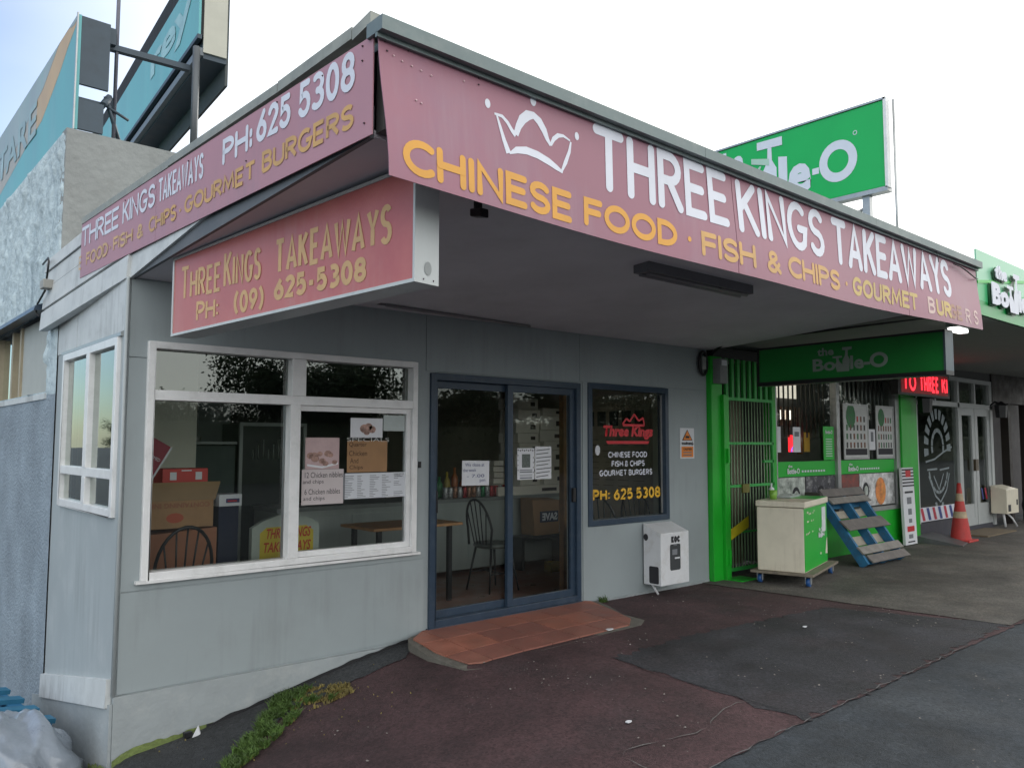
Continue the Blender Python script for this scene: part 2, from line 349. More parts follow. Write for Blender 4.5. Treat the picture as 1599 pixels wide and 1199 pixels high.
# ================================================================= GROUND
def asphalt(name, col, col2, scale=1.5, bumpS=.5, extra=None):
    M = mat(name, col, .85, var=.28, scale=scale, bump=bumpS, bscale=120, dirt=col2, dscale=1.1, damt=.7)
    n = M.node_tree; b = n.nodes['Principled BSDF']; src = b.inputs['Base Color'].links[0].from_socket
    g = n.nodes.new('ShaderNodeNewGeometry'); v = n.nodes.new('ShaderNodeTexVoronoi'); v.inputs['Scale'].default_value = 70
    n.links.new(g.outputs['Position'], v.inputs['Vector'])
    r = n.nodes.new('ShaderNodeMapRange'); r.inputs['From Min'].default_value = 0; r.inputs['From Max'].default_value = 1
    r.inputs['To Min'].default_value = .6; r.inputs['To Max'].default_value = 1.5; n.links.new(v.outputs['Color'], r.inputs['Value'])
    bt_ = n.nodes.new('ShaderNodeTexNoise'); bt_.inputs['Scale'].default_value = .9; bt_.inputs['Detail'].default_value = 7; bt_.inputs['Roughness'].default_value = .72; n.links.new(g.outputs['Position'], bt_.inputs['Vector'])
    br_ = n.nodes.new('ShaderNodeMapRange'); br_.inputs['From Min'].default_value = .38; br_.inputs['From Max'].default_value = .62; br_.inputs['To Min'].default_value = .62; br_.inputs['To Max'].default_value = 1.25; n.links.new(bt_.outputs['Fac'], br_.inputs['Value'])
    bm_ = n.nodes.new('ShaderNodeMath'); bm_.operation = 'MULTIPLY'; n.links.new(r.outputs[0], bm_.inputs[0]); n.links.new(br_.outputs[0], bm_.inputs[1])
    s = n.nodes.new('ShaderNodeVectorMath'); s.operation = 'SCALE'; n.links.new(src, s.inputs[0]); n.links.new(bm_.outputs[0], s.inputs['Scale'])
    n.links.new(s.outputs[0], b.inputs['Base Color']); return M
roadM = asphalt('road_asphalt', (.030, .036, .043), (.05, .056, .062), 2.5)
redA = asphalt('red_painted_asphalt', (.060, .031, .033), (.040, .031, .034), 1.2)
greyA = asphalt('grey_patch_asphalt', (.031, .031, .036), (.044, .031, .033), 1.8, .7)
concM = asphalt('worn_brown_asphalt', (.085, .078, .069), (.15, .13, .108), 1.0, .3)
edgeM = asphalt('wall_foot_asphalt', (.034, .036, .039), (.052, .054, .056), 2.0, .9)
def axis(pts):
    r = []
    for (a, b, st) in pts:
        n = max(1, round((b-a)/st)); r += [a+(b-a)*i/n for i in range(n)]
    return r+[pts[-1][1]]
xs = axis([(-400, -60, 60), (-60, -6, 6), (-6, -.6, .3), (-.6, .6, .05), (.6, 10, .2), (10, 30, 2), (30, 400, 60)])
ys = axis([(-400, -60, 60), (-60, -6, 6), (-6, 3, .25), (3, 30, 3), (30, 400, 60)])
mb = MB()
vs = [(x, y, gz(x, y)-.006) for y in ys for x in xs]; nx = len(xs)
mb.add(vs, [(j*nx+i, j*nx+i+1, (j+1)*nx+i+1, (j+1)*nx+i) for j in range(len(ys)-1) for i in range(nx-1)], True)
mb.build('ground', roadM, kind='structure')
def sheet(name, m, bot, top, n, k, dz, jit=.0, seed=1, **kw):
    """ground sheet between two polylines (bot, top as lists of x,y)"""
    rnd = random.Random(seed)
    def samp(pl, t):
        L = [0]
        for i in range(len(pl)-1): L.append(L[-1]+math.dist(pl[i], pl[i+1]))
        s = t*L[-1]
        for i in range(len(pl)-1):
            if s <= L[i+1]+1e-9:
                f = (s-L[i])/(L[i+1]-L[i]); return (pl[i][0]+(pl[i+1][0]-pl[i][0])*f, pl[i][1]+(pl[i+1][1]-pl[i][1])*f)
    V = []
    for j in range(k+1):
        for i in range(n+1):
            a = samp(bot, i/n); b = samp(top, i/n)
            ja = jit*(noise.noise((i*.37+seed, 3, 1))+.5*noise.noise((i*1.3+seed, 7, 1))); jb = jit*(noise.noise((i*.41+seed, 9, 1))+.5*noise.noise((i*1.2, seed, 1)))
            x = a[0]+(b[0]-a[0])*j/k; y = (a[1]+ja)+(b[1]+jb-a[1]-ja)*j/k
            x += jit*noise.noise((j*.5, seed*2., i*.01))*(1 if i in (0, n) else 0)
            V.append((x, y, gz(x, y)+dz))
    q = MB(); q.add(V, [(j*(n+1)+i, j*(n+1)+i+1, (j+1)*(n+1)+i+1, (j+1)*(n+1)+i) for j in range(k) for i in range(n)], True)
    return q.build(name, m, **kw)
sheet('pavement', redA, [(-.2, -2.98), (6.9, -2.95)], [(-.2, .05), (6.9, .05)], 120, 26, .0, .03, 3, kind='structure')
sheet('concrete_pavement', concM, [(6.2, -2.93), (30, -2.95)], [(5.95, .02), (30, .02)], 160, 24, .006, .05, 5, kind='structure')
sheet('asphalt_patch', greyA, [(2.75, -2.95), (3.7, -2.95), (6.25, -2.9)], [(2.92, -1.42), (3.8, -1.38), (5.75, -1.55)], 110, 16, .003, .09, 9, kind='structure')
sheet('asphalt_margin', edgeM, [(-.15, -1.2), (.5, -.62), (1.0, -.36), (1.9, -.30), (2.1, -.13)], [(-.15, .03), (2.3, .03)], 50, 6, .006, .04, 11, kind='structure')
def strip(name, m, pts, w, dz, seed=0, **kw):
    q = MB(); P_ = []
    for i in range(len(pts)-1):
        a, b = Vector(pts[i]), Vector(pts[i+1]); n = max(2, int((b-a).length/.05))
        for j in range(n): P_.append(a+(b-a)*j/n)
    P_.append(Vector(pts[-1])); V = []
    for i, p in enumerate(P_):
        d = (P_[min(i+1, len(P_)-1)]-P_[max(i-1, 0)]).normalized(); nn = Vector((-d.y, d.x)); ww = w*max(0, .2+noise.noise((i*.35, seed, 2))*1.2+abs(noise.noise((i*1.7, seed, 9)))*1.6)
        o = nn*.03*noise.noise((i*.45, seed, 5))
        for s_ in (-1, 1):
            c = p+o+nn*ww*.5*s_; V.append((c.x, c.y, gz(c.x, c.y)+dz))
    q.add(V, [(2*i, 2*i+2, 2*i+3, 2*i+1) for i in range(len(P_)-1)]); return q.build(name, m, **kw)
crackM = mat('pale_crack_grit', (.13, .12, .115), .9, var=.4, scale=60)
strip('pavement_crack', crackM, [(2.84, -2.6), (2.72, -2.55), (2.58, -2.56), (2.39, -2.62), (2.25, -2.68), (2.05, -2.65), (1.84, -2.58), (1.73, -2.55), (1.66, -2.6), (1.63, -2.73), (1.7, -2.98)], .009, .008, 1, kind='structure')
strip('kerb_line', mat('kerb_grit', (.12, .115, .115), .9, var=.5, scale=40), [(1.2, -2.985), (2.5, -2.975), (4.0, -2.96), (5.2, -2.95)], .010, .009, 2, kind='structure')
strip('tar_line', dirtM, [(2.78, -2.93), (2.84, -2.3), (2.83, -1.9), (2.92, -1.4)], .014, .0095, 4, kind='structure')

# ================================================================= TAKEAWAY SHOP
shop = thing('takeaway_shop', 'single storey grey painted corner shop with white framed windows and blue sliding door', 'shop', (0, 0, 0))
def wall(name, m, parent, x0, x1, z0, z1, y0, y1, holes, **k):
    q = MB(); xs_ = sorted({x0, x1, *[h[0] for h in holes], *[h[1] for h in holes]})
    for a, b in zip(xs_, xs_[1:]):
        hs = sorted([(h[2], h[3]) for h in holes if h[0] < (a+b)/2 < h[1]]); z = z0
        for (c, d) in hs:
            if c > z: q.box(a, b, y0, y1, z, c)
            z = d
        if z < z1: q.box(a, b, y0, y1, z, z1)
    return q.build(name, m, parent, **k)
BW = (.13, 2.178, .615, 2.108); DW = (2.316, 4.055, -.02, 2.036); SW = (4.166, 5.405, .675, 2.051)
wall('front_wall', grey, shop, .06, 6.12, -1.1, 2.62, .008, .11, [BW, DW, SW])
# cladding sheets with open joints
def sheetp(x0, x1, z0, z1, holes=()): return wall('cladding_sheet', grey, shop, x0, x1, z0, z1, 0, .0085, list(holes))
sheetp(.022, 2.27, -.055, .548); sheetp(.022, 2.27, .556, 1.995, [BW]); sheetp(.022, 2.27, 2.003, 2.49, [BW])
sheetp(2.276, 4.06, 2.052, 2.505); sheetp(4.066, 6.11, 2.062, 2.515); sheetp(4.10, 6.11, -.03, 2.054, [SW]); sheetp(.022, .12, .70, .71) if 0 else None
MB().tube([(.0, -.004, -.06), (.0, -.004, 2.5)], .012, 6).build('corner_bead', greyS, shop)
MB().prism([(0, -.03, -1.1), (2.4, -.03, -1.1), (2.4, -.03, -.1), (2.1, -.03, -.075), (0, -.02, -.062)], (0, .04, 0)).build('plinth', plinthM, shop)
MB().prism([(-.02, -.015, -1.6), (-.02, 2.1, -1.6), (-.02, 2.1, -.52), (-.02, -.015, -.10)], (.018, 0, 0)).build('side_plinth', plinthM, shop)
# crumbling strip at the foot of the wall
q = MB()
for i in range(60):
    x = 4.12+i*.033; q.box(x, x+.034, -.006-.006*random.random(), .006, -.2, -.03+.02*noise.noise((x*4, 0, 0)))
q.build('footing_strip', plinthM, shop)
# side wall with its window
def wallx(name, m, parent, x0, x1, y0, y1, z0, z1, holes):
    q = MB(); ys_ = sorted({y0, y1, *[h[0] for h in holes], *[h[1] for h in holes]})
    for a, b in zip(ys_, ys_[1:]):
        hs = sorted([(h[2], h[3]) for h in holes if h[0] < (a+b)/2 < h[1]]); z = z0
        for (c, d) in hs:
            if c > z: q.box(x0, x1, a, b, z, c)
            z = d
        if z < z1: q.box(x0, x1, a, b, z, z1)
    return q.build(name, m, parent)
SD = (.094, 1.53, 1.0, 2.13)
wallx('side_wall', greyS, shop, .0, .1, .012, 1.8, -1.0, 2.6, [SD])
MB().hexa([(-.034, .03, -.13), (-.034, 1.79, -.47), (-.001, 1.79, -.47), (-.001, .03, -.13)], [(-.030, .03, .04), (-.030, 1.79, -.30), (-.001, 1.79, -.30), (-.001, .03, .04)]).build('skirting_board', board, shop)
sb = greyS
MB().box(-.005, -.0, .0, 1.20, 2.165, 2.6).build('cladding_sheet', board, shop)
MB().box(-.005, -.0, 1.212, 1.8, 2.15, 2.6).build('cladding_sheet', board, shop)
MB().box(-.018, -.0, .05, 1.62, 2.135, 2.158).build('window_head_flashing', silver, shop)
# sloping weatherboards under the side sign
LA, LB_ = Vector((-.05, 1.0, 0)), Vector((.13, -2.67, 0)); LU = (LB_-LA).normalized(); LN = LU.cross(Z)
def LP(u, z, o=0): return LA+LU*u+LN*o+Z*z
def slope(z, y): return z-.07*y-(.08*y if y < 0 else 0)
for i, (zl, h, x) in enumerate(((2.492, .165, -.030), (2.665, .16, -.045), (2.83, .13, -.03), (2.966, .10, -.035))):
    ua, ub = -.98, (2.5 if i == 0 else 1.0)
    o_ = (-.012, -.002, -.014, -.010)[i]; h = .148 if i == 0 else h
    q = MB()
    for (p_, r_) in (((ua, 1.0), (1.0, ub)) if ub > 1 else ((ua, 1.0),)):
        o_ = .012 if (i == 0 and r_ == 1.0) else o_ if i else -.008
        q.hexa([LP(r_, slope(zl, 1-r_), o_), LP(p_, slope(zl, 1-p_), o_), LP(p_, slope(zl, 1-p_), -.05), LP(r_, slope(zl, 1-r_), -.05)],
              [LP(r_, slope(zl+h, 1-r_), o_-.01), LP(p_, slope(zl+h, 1-p_), o_-.01), LP(p_, slope(zl+h, 1-p_), -.05), LP(r_, slope(zl+h, 1-r_), -.05)])
    q.build('weatherboard', board, shop)
# soffit (slopes up towards the street), front framing and roof
MB().hexa([LP(3.60, 2.685, -.04), (6.2, -2.62, 2.70), (6.2, .02, 2.525), LP(.98, 2.50, -.04)], [LP(3.60, 2.715, -.04), (6.2, -2.62, 2.73), (6.2, .02, 2.56), LP(.98, 2.54, -.04)]).build('soffit', soffM, shop)
MB().box(.19, 6.2, -2.66, -2.60, 2.70, 3.05).build('canopy_framing', darkR, shop)
MB().hexa([LP(3.64, 3.03, -.05), (6.5, -2.66, 3.03), (6.5, 1.8, 2.88), LP(-.8, 2.88, -.05)], [LP(3.64, 3.06, -.05), (6.5, -2.66, 3.06), (6.5, 1.8, 2.91), LP(-.8, 2.91, -.05)]).build('roof', flash, shop)
for a, b in ((.115, 2.2), (2.203, 4.3), (4.303, 6.43)):
    MB().box(a, b, -2.755, -2.64, 3.048, 3.106).box(a, b, -2.72, -2.705, 3.03, 3.05).build('metal_capping', flash, shop)
# capping along the left edge (line from (.12,-2.74) to (-.03,1.0))
for (a, b, za, zb) in ((0, 1.6, 3.03, 3.05), (1.6, 2.9, 3.055, 3.075), (2.905, 3.52, 3.075, 3.10), (3.525, 3.655, 3.09, 3.115)):
    h = .045 if b < 3 else .05
    MB().hexa([LP(a, za, .004), LP(b, zb, .004), LP(b, zb, -.11), LP(a, za, -.11)], [LP(a, za+h, .004), LP(b, zb+h, .004), LP(b, zb+h, -.11), LP(a, za+h, -.11)]).build('metal_capping', flashL, shop)
MB().hexa([LP(.98, 2.49, -.025), LP(3.62, 2.67, -.025), LP(3.62, 2.67, -.045), LP(.98, 2.49, -.045)], [LP(.98, 2.80, -.025), LP(3.62, 2.80, -.025), LP(3.62, 2.80, -.045), LP(.98, 2.80, -.045)]).build('soffit_shade_strip', mat('painted_soffit_shade', (.13, .14, .155), .7, var=.15), shop)  # added strip closing the gap; its dark colour stands for soffit shade
# interior
MB().box(.1, 6.05, .11, 6.4, -.08, 0).build('floor_slab', tileF, shop)
MB().box(5.98, 6.1, .11, 6.4, 0, 2.6).build('party_wall', beige, shop)
MB().box(.1, 1.10, 1.8, 1.9, 0, 2.5).build('inner_partition', cream, shop)
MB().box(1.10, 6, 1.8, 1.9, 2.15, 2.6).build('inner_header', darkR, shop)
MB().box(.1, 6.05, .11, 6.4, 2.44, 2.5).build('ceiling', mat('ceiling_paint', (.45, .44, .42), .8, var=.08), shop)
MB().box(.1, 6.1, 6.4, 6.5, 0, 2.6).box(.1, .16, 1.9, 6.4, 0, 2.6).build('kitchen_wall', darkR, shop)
# --- big white window
def frame(q, x0, x1, z0, z1, w, y0, y1):
    q.box(x0, x0+w, y0, y1, z0, z1).box(x1-w, x1, y0, y1, z0, z1).box(x0+w, x1-w, y0, y1, z0, z0+w).box(x0+w, x1-w, y0, y1, z1-w, z1); return q
q = MB(); frame(q, *BW[:2], *BW[2:], .045, -.03, .09); q.box(.175, 2.133, -.027, .087, 1.735, 1.80); q.box(1.095, 1.172, -.033, .09, .66, 1.735).box(1.105, 1.212, -.026, .086, 1.80, 2.063)
bw = q.build('window_frame', white, shop, bev=.004)
MB().box(.10, 2.21, -.04, .0, .596, .614).build('window_sill', white, bw)
q = MB().box(2.092, 2.132, 0, .05, .661, 1.734).box(1.174, 2.092, 0, .05, .661, .70).box(1.174, 2.092, 0, .05, 1.695, 1.734); q.build('sliding_sash', white, bw, bev=.003)
for (a, b, c, d, y, g) in ((.175, 1.10, .66, 1.735, .045, G1), (1.165, 2.10, .69, 1.70, .025, G1), (.175, 1.112, 1.80, 2.063, .05, G2), (1.20, 2.133, 1.80, 2.063, .05, G2)):
    MB().poly([(a, y, c), (b, y, c), (b, y, d), (a, y, d)]).build('pane', g, bw)
# --- side window
q = MB()
def framey(q, y0, y1, z0, z1, w, x0, x1):
    q.box(x0, x1, y0, y0+w, z0, z1).box(x0, x1, y1-w, y1, z0, z1).box(x0, x1, y0+w, y1-w, z0, z0+w).box(x0, x1, y0+w, y1-w, z1-w, z1); return q
framey(q, .094, 1.53, 1.0, 2.13, .05, -.025, .06); q.box(-.022, .058, .144, 1.48, 1.235, 1.295); q.box(-.028, .057, .74, .825, 1.05, 1.235).box(-.028, .057, .74, .825, 1.295, 2.08)
sw = q.build('window_frame', white, shop, bev=.004)
for (a, b, c, d) in ((.144, .74, 1.295, 2.08), (.825, 1.48, 1.295, 2.08), (.144, .74, 1.05, 1.235), (.825, 1.48, 1.05, 1.235)):
    MB().poly([(.01, b, c), (.01, a, c), (.01, a, d), (.01, b, d)]).build('pane', G3, sw)
# --- sliding door
q = MB(); frame(q, 2.316, 4.055, 0, 2.036, .055, -.02, .10)
q.box(2.30, 4.06, -.03, .11, -.04, -.001)
dw = q.build('door_frame', navy, shop, bev=.003)
q = MB(); frame(q, 2.372, 3.25, .056, 1.98, .06, .052, .085); q.build('door_leaf', navy, dw, bev=.003)
q = MB(); frame(q, 3.16, 3.999, .056, 1.98, .06, .008, .045); q.build('door_leaf', navy, dw, bev=.003)
MB().poly([(2.43, .068, .115), (3.19, .068, .115), (3.19, .068, 1.92), (2.43, .068, 1.92)]).build('pane', G1, dw)
MB().poly([(3.22, .028, .115), (3.94, .028, .115), (3.94, .028, 1.92), (3.22, .028, 1.92)]).build('pane', G1, dw)
MB().box(2.385, 2.425, .03, .052, .90, 1.08).build('door_handle', blackM, dw); MB().box(3.95, 3.985, -.02, .008, .92, 1.05).build('door_handle', blackM, dw)
MB().box(3.93, 3.938, .046, .05, .06, 1.97).build('bright_track', silver, dw)
# --- dark framed small window
q = MB(); frame(q, *SW, .055, -.015, .09); nw = q.build('window_frame', navy, shop, bev=.003)
MB().poly([(4.22, .04, .73), (5.35, .04, .73), (5.35, .04, 1.996), (4.22, .04, 1.996)]).build('pane', G1, nw)
MB().box(5.325, 5.348, .03, .036, .74, 1.98).build('edge_strip', silver, nw)
PX = (X, Z)
lettering('lettering', 'CHINESE FOOD', (0, .04, 0), X, Z, 4.50, 5.10, 1.325, 1.385, .012, letW, nw, caps='butt')
lettering('lettering', 'FISH & CHIPS', (0, .04, 0), X, Z, 4.55, 5.06, 1.235, 1.295, .012, letW, nw, caps='butt')
lettering('lettering', 'GOURMET BURGERS', (0, .04, 0), X, Z, 4.37, 5.18, 1.145, 1.205, .012, letW, nw, caps='butt')
lettering('lettering', 'PH: 625 5308', (0, .04, 0), X, Z, 4.27, 5.31, .905, 1.02, .026, mat('amber_vinyl', (.75, .42, .02), .5, var=.05), nw, caps='butt', lift=.006)
redV = mat('red_vinyl', (.60, .02, .03), .5, var=.08)
btext('lettering', 'Three Kings', (0, .04, 0), X, Z, 4.43, 5.20, 1.505, .14, redV, nw, bold=.055, shear=.15)
MB().add([Vector((4.49, .036, 1.462)), Vector((5.12, .036, 1.462)), Vector((5.14, .036, 1.492)), Vector((4.47, .036, 1.492))], [(0, 1, 2, 3)]).build('red_underline', redV, nw)
q = MB()
cr = [(4.72, 1.66), (4.78, 1.72), (4.83, 1.69), (4.90, 1.765), (4.97, 1.70), (5.04, 1.73), (5.06, 1.66)]
for i in range(len(cr)-1):
    a, b = Vector((cr[i][0], .036-.0003*i, cr[i][1])), Vector((cr[i+1][0], .036-.0003*i, cr[i+1][1])); n = Vector((-(b-a).z, 0, (b-a).x)).normalized()*.011
    q.poly([a-n, b-n, b+n, a+n])
q.poly([(4.72, .034, 1.64), (5.06, .034, 1.64), (5.06, .034, 1.665), (4.72, .034, 1.665)]); q.build('crown_mark', redV, nw)
MB().poly([(4.34+.035*math.cos(t*.4), .03, 1.40+.05*math.sin(t*.4)) for t in range(16)]).build('round_sticker', paper, nw)

# ================================================================= TALL ROUGH BUILDING
rough = mat('rough_peeling_wall', (.52, .61, .64), .9, var=.12, scale=3, bump=.8, bscale=22, dirt=(.36, .45, .49), dscale=5.5, damt=.55, drips=.55, dripc=(.16, .22, .26))
roughLow = mat('blue_stucco', (.265, .315, .36), .95, var=.22, scale=2.2, bump=1.0, bscale=45, dirt=(.31, .37, .43), dscale=5, damt=.5)
plast = mat('grey_plaster', (.27, .28, .275), .9, var=.1, scale=3, bump=.5, bscale=18, dirt=(.2, .2, .19), dscale=5, damt=.4)
tall = thing('tall_building', 'tall building with rough peeling blue white side wall behind the corner shop', 'building', (0, 1.8, 0))
def roughwall(name, m, y0, y1, z0, z1, st, holes=(), amp=.03):
    q = MB(); ny = int((y1-y0)/st); nz = int((z1-z0)/st); idx = {}
    for j in range(nz+1):
        for i in range(ny+1):
            y = y0+(y1-y0)*i/ny; z = z0+(z1-z0)*j/nz
            d = amp*(noise.noise((y*3, z*3, 1))*.5+noise.noise((y*11, z*9, 4))*.6+noise.noise((y*23, z*19, 8))*.35)
            if i in (0, ny) or j in (0, nz): d = 0
            q.v.append(Vector((-.01-abs(d), y, z)))
    for j in range(nz):
        for i in range(ny):
            y = y0+(y1-y0)*(i+.5)/ny; z = z0+(z1-z0)*(j+.5)/nz
            if any(a < y < b and c < z < d for a, b, c, d in holes): continue
            q.f.append([j*(ny+1)+i, (j+1)*(ny+1)+i, (j+1)*(ny+1)+i+1, j*(ny+1)+i+1]); q.mi.append(0); q.sm.append(True)
    return q.build(name, m, tall)
WH = [(2.12, 5.0, 1.87, 2.56)]
roughwall('upper_side_wall', rough, 1.8, 6.0, 1.85, 4.0, .03, WH, .05); roughwall('upper_side_wall', rough, 6.0, 9.0, 1.85, 4.0, .1, WH, .05)
roughwall('lower_side_wall', roughLow, 1.8, 9.0, -2.2, 1.85, .08, (), .012)
MB().box(-.014, 14, 1.795, 1.95, 2.6, 4.0).build('front_parapet', plast, tall)
MB().box(.0, .12, 1.951, 2.12, -2, 3.99).box(.0, .12, 2.12, 9, -2.2, 1.87).box(.0, .12, 2.12, 9, 2.56, 3.99).box(.0, .12, 5, 9, 1.87, 2.56).build('side_wall_core', plast, tall)
MB().box(.12, 14, 1.95, 9, 3.5, 3.6).build('roof', darkR, tall)
MB().box(-.02, .1, 2.12, 5.0, 1.82, 1.868).build('window_sill', board, tall)
MB().hexa([(-.14, 2.06, 2.53), (-.14, 5.0, 2.53), (.02, 5.0, 2.56), (.02, 2.06, 2.56)], [(-.13, 2.06, 2.57), (-.13, 5.0, 2.57), (.02, 5.0, 2.64), (.02, 2.06, 2.64)]).build('window_hood', navy, tall)
tw = MB().box(.02, .06, 2.12, 3.33, 1.87, 2.53).build('blanking_panel', mat('pale_panel', (.42, .43, .40), .6, var=.06), tall)
MB().box(.0, .07, 3.33, 3.40, 1.87, 2.53).box(.0, .07, 3.72, 3.80, 1.87, 2.53).box(.0, .07, 4.5, 4.58, 1.87, 2.53).build('window_frame', mat('beige_frame', (.40, .34, .24), .6), tall)
MB().poly([(.05, 5, 1.87), (.05, 3.4, 1.87), (.05, 3.4, 2.53), (.05, 5, 2.53)]).build('pane', G3, tall)
MB().box(.3, .4, 2.1, 5.2, 1.7, 2.6).build('window_backing', dark, tall)
# ================================================================= SIGNS ON THE TAKEAWAY SHOP
fs = thing('fascia_sign', 'long faded pink fascia sign facing the street with crown and CHINESE FOOD lettering', 'sign', (3, -2.7, 2.5))
def bow(x, z):   # the loose lower edge bows away from the canopy near the corner
    t = (3.06-z)/.57; return -2.70-.035*ss(0, 1, t)*(.5+.5*math.cos(min(x, 6)*2.2))-.012*t
for (a, b) in ((.132, 2.526), (2.532, 4.893), (4.899, 6.41)):
    q = MB(); n = max(4, int((b-a)/.1)); k = 8; V = []
    for s_ in (0, 1):
        for j in range(k+1):
            for i in range(n+1):
                x = a+(b-a)*i/n; zb = 2.49-.045*math.sin(math.pi*min(x, 6.4)/6.4)*(1 if x > .1 else 0); zt = 3.052
                if x < .3: x += .03*(1-(x-a)/.2)*ss(0, 1, 1-j/k) if (x-a) < .2 else 0
                z = zb+(zt-zb)*j/k; V.append((x, bow(x, z)+.004*s_, z))
    N = (n+1)*(k+1)
    F = [(j*(n+1)+i, j*(n+1)+i+1, (j+1)*(n+1)+i+1, (j+1)*(n+1)+i) for j in range(k) for i in range(n)]
    F2 = [tuple(N+t for t in f[::-1]) for f in F]; per = [i for i in range(n+1)]+[j*(n+1)+n for j in range(1, k+1)]+[k*(n+1)+i for i in range(n-1, -1, -1)]+[j*(n+1) for j in range(k-1, 0, -1)]
    F3 = [(per[i], N+per[i], N+per[(i+1) % len(per)], per[(i+1) % len(per)]) for i in range(len(per))]
    q.add(V, F+F2, True); q.add(V, F3); q.build('panel', pink, fs)
def fproj(o):     # bend flat lettering onto the bowed panels
    if isinstance(o, list): return [fproj(i) for i in o]
    og = ORG[o.name]
    for v in o.data.vertices:
        w = v.co+og; w.y = bow(w.x, w.z)-.0016-(abs(w.y+2.7)-.004)*.6; v.co = w-og
    o.data.update(); return o
FO = (0, -2.7, 0)
def FL(text, x0, x1, z0, z1, wt, m, **k): return fproj(lettering('lettering', text, FO, X, Z, x0, x1, z0, z1, wt, m, fs, **k))
FL('THREE', 1.345, 2.47, 2.705, 3.03, .052, letW); FL('KINGS', 2.565, 3.60, 2.70, 3.025, .052, letW)
FL('TAKEAWAYS', 3.72, 5.76, 2.695, 3.02, .056, letW, gap=.10)
FL('CHINESE', .225, 1.185, 2.515, 2.665, .032, letY, wave=lambda x: -.022*(x-.2)); FL('FOOD', 1.27, 1.98, 2.505, 2.645, .032, letY)
FL('.', 2.06, 2.11, 2.55, 2.60, .03, letY); FL('FISH', 2.19, 2.71, 2.50, 2.64, .030, letYf); FL('&', 2.83, 2.99, 2.50, 2.64, .028, letYf)
FL('CHIPS', 3.08, 3.79, 2.505, 2.645, .030, letYf); FL('.', 3.87, 3.92, 2.55, 2.60, .03, letYf)
FL('GOURMET', 3.99, 5.05, 2.51, 2.645, .030, letYg); FL('BURGERS', 5.24, 6.30, 2.515, 2.65, .034, letYg, skip=(0, 3, 4, 5, 6)); FL('B', 5.235, 5.36, 2.515, 2.65, .026, letP)
FL('R', 6.02, 6.13, 2.515, 2.64, .018, letP); FL('S', 6.21, 6.31, 2.52, 2.65, .02, letP)
ghost = mat('ghost_letter', (.36, .20, .14), .5, var=.3, scale=30); FL('GE', 5.66, 5.93, 2.515, 2.645, .03, ghost)
# hand drawn crown outline with three dots
def blobline(name, outer, inner, m, par):
    q = MB(); n = len(outer)
    V = [(a[0], -2.704, a[1]) for a in outer]+[(a[0], -2.704, a[1]) for a in inner]
    q.add(V, [(i, i+1, n+i+1, n+i) for i in range(n-1)]); return fproj(q.build(name, m, par))
def rib(pts, ws, name='crown_mark', par=None):
    q = MB(); Lf, Rt = [], []
    for i, p in enumerate(pts):
        a = Vector(pts[max(i-1, 0)]); b = Vector(pts[min(i+1, len(pts)-1)]); d = (b-a).normalized(); nn = Vector((-d.y, d.x))*ws[i]/2
        Lf.append(Vector(p)+nn); Rt.append(Vector(p)-nn)
    n = len(pts); q.add([(v.x, -2.704, v.y) for v in Rt]+[(v.x, -2.704, v.y) for v in Lf], [(i, i+1, n+i+1, n+i) for i in range(n-1)])
    return fproj(q.build(name, letW, par or fs))
rib([(.725, 2.90), (.745, 2.845), (.765, 2.79), (.79, 2.735)], [.008, .016, .022, .030])
rib([(.715, 2.895), (.76, 2.895), (.79, 2.875), (.815, 2.845), (.838, 2.83)], [.010, .016, .018, .02, .028])
rib([(.838, 2.832), (.855, 2.875), (.88, 2.915), (.915, 2.945), (.95, 2.953), (.985, 2.935), (1.015, 2.90), (1.035, 2.862), (1.055, 2.838)], [.028, .034, .044, .046, .034, .040, .036, .024, .014])
rib([(1.055, 2.84), (1.075, 2.875), (1.105, 2.90), (1.14, 2.907), (1.185, 2.895)], [.014, .022, .022, .014, .008])
rib([(1.19, 2.89), (1.178, 2.84), (1.15, 2.78), (1.125, 2.735)], [.010, .018, .022, .012])
rib([(.795, 2.735), (.84, 2.762), (.90, 2.775), (.97, 2.772), (1.04, 2.758), (1.09, 2.742), (1.13, 2.728)], [.008, .03, .036, .036, .034, .026, .012])
for (x, z, r) in ((.678, 2.93, .017), (.95, 3.022, .02), (1.232, 2.93, .016)):
    o = MB().poly([(x+r*.9*math.cos(t*.45), -2.704, z+r*1.25*math.sin(t*.45)) for t in range(14)]).build('crown_mark', letW, fs); fproj(o)
rv = mat('rivet', (.05, .02, .03), .6, var=0); rvl = mat('filler_spot', (.62, .42, .45), .6, var=0)
for (x, z, m_) in ((.16, 3.03, rv), (.17, 2.995, rv), (.27, 3.03, rv), (.63, 3.03, rv), (.63, 3.0, rv), (.20, 2.985, rvl), (.24, 2.975, rvl), (.285, 2.97, rvl), (.33, 2.965, rvl), (.38, 2.96, rvl), (.55, 2.99, rvl), (.3, 2.83, rvl), (.325, 2.825, rvl), (1.35, 3.045, rvl), (1.45, 3.045, rvl), (2.62, 3.05, rvl), (2.75, 3.04, rvl), (3.0, 3.05, rvl)):
    fproj(MB().lathe((x, -2.706, z), [(0, -.005), (.006, 0), (0, .005)], 6).build('screw_head', m_, fs))
q = MB(); q.tube([(5.82, -2.73, 3.0), (5.95, -2.735, 3.0), (6.1, -2.74, 2.975), (6.3, -2.74, 2.94), (6.4, -2.72, 2.955)], .006, 5); q.build('loose_wire', blackM, fs)
q = MB(); q.tube([(5.42, -2.735, 3.06), (5.46, -2.735, 3.02), (5.47, -2.74, 2.96)], .003, 4); q.build('loose_wire', blackM, fs)

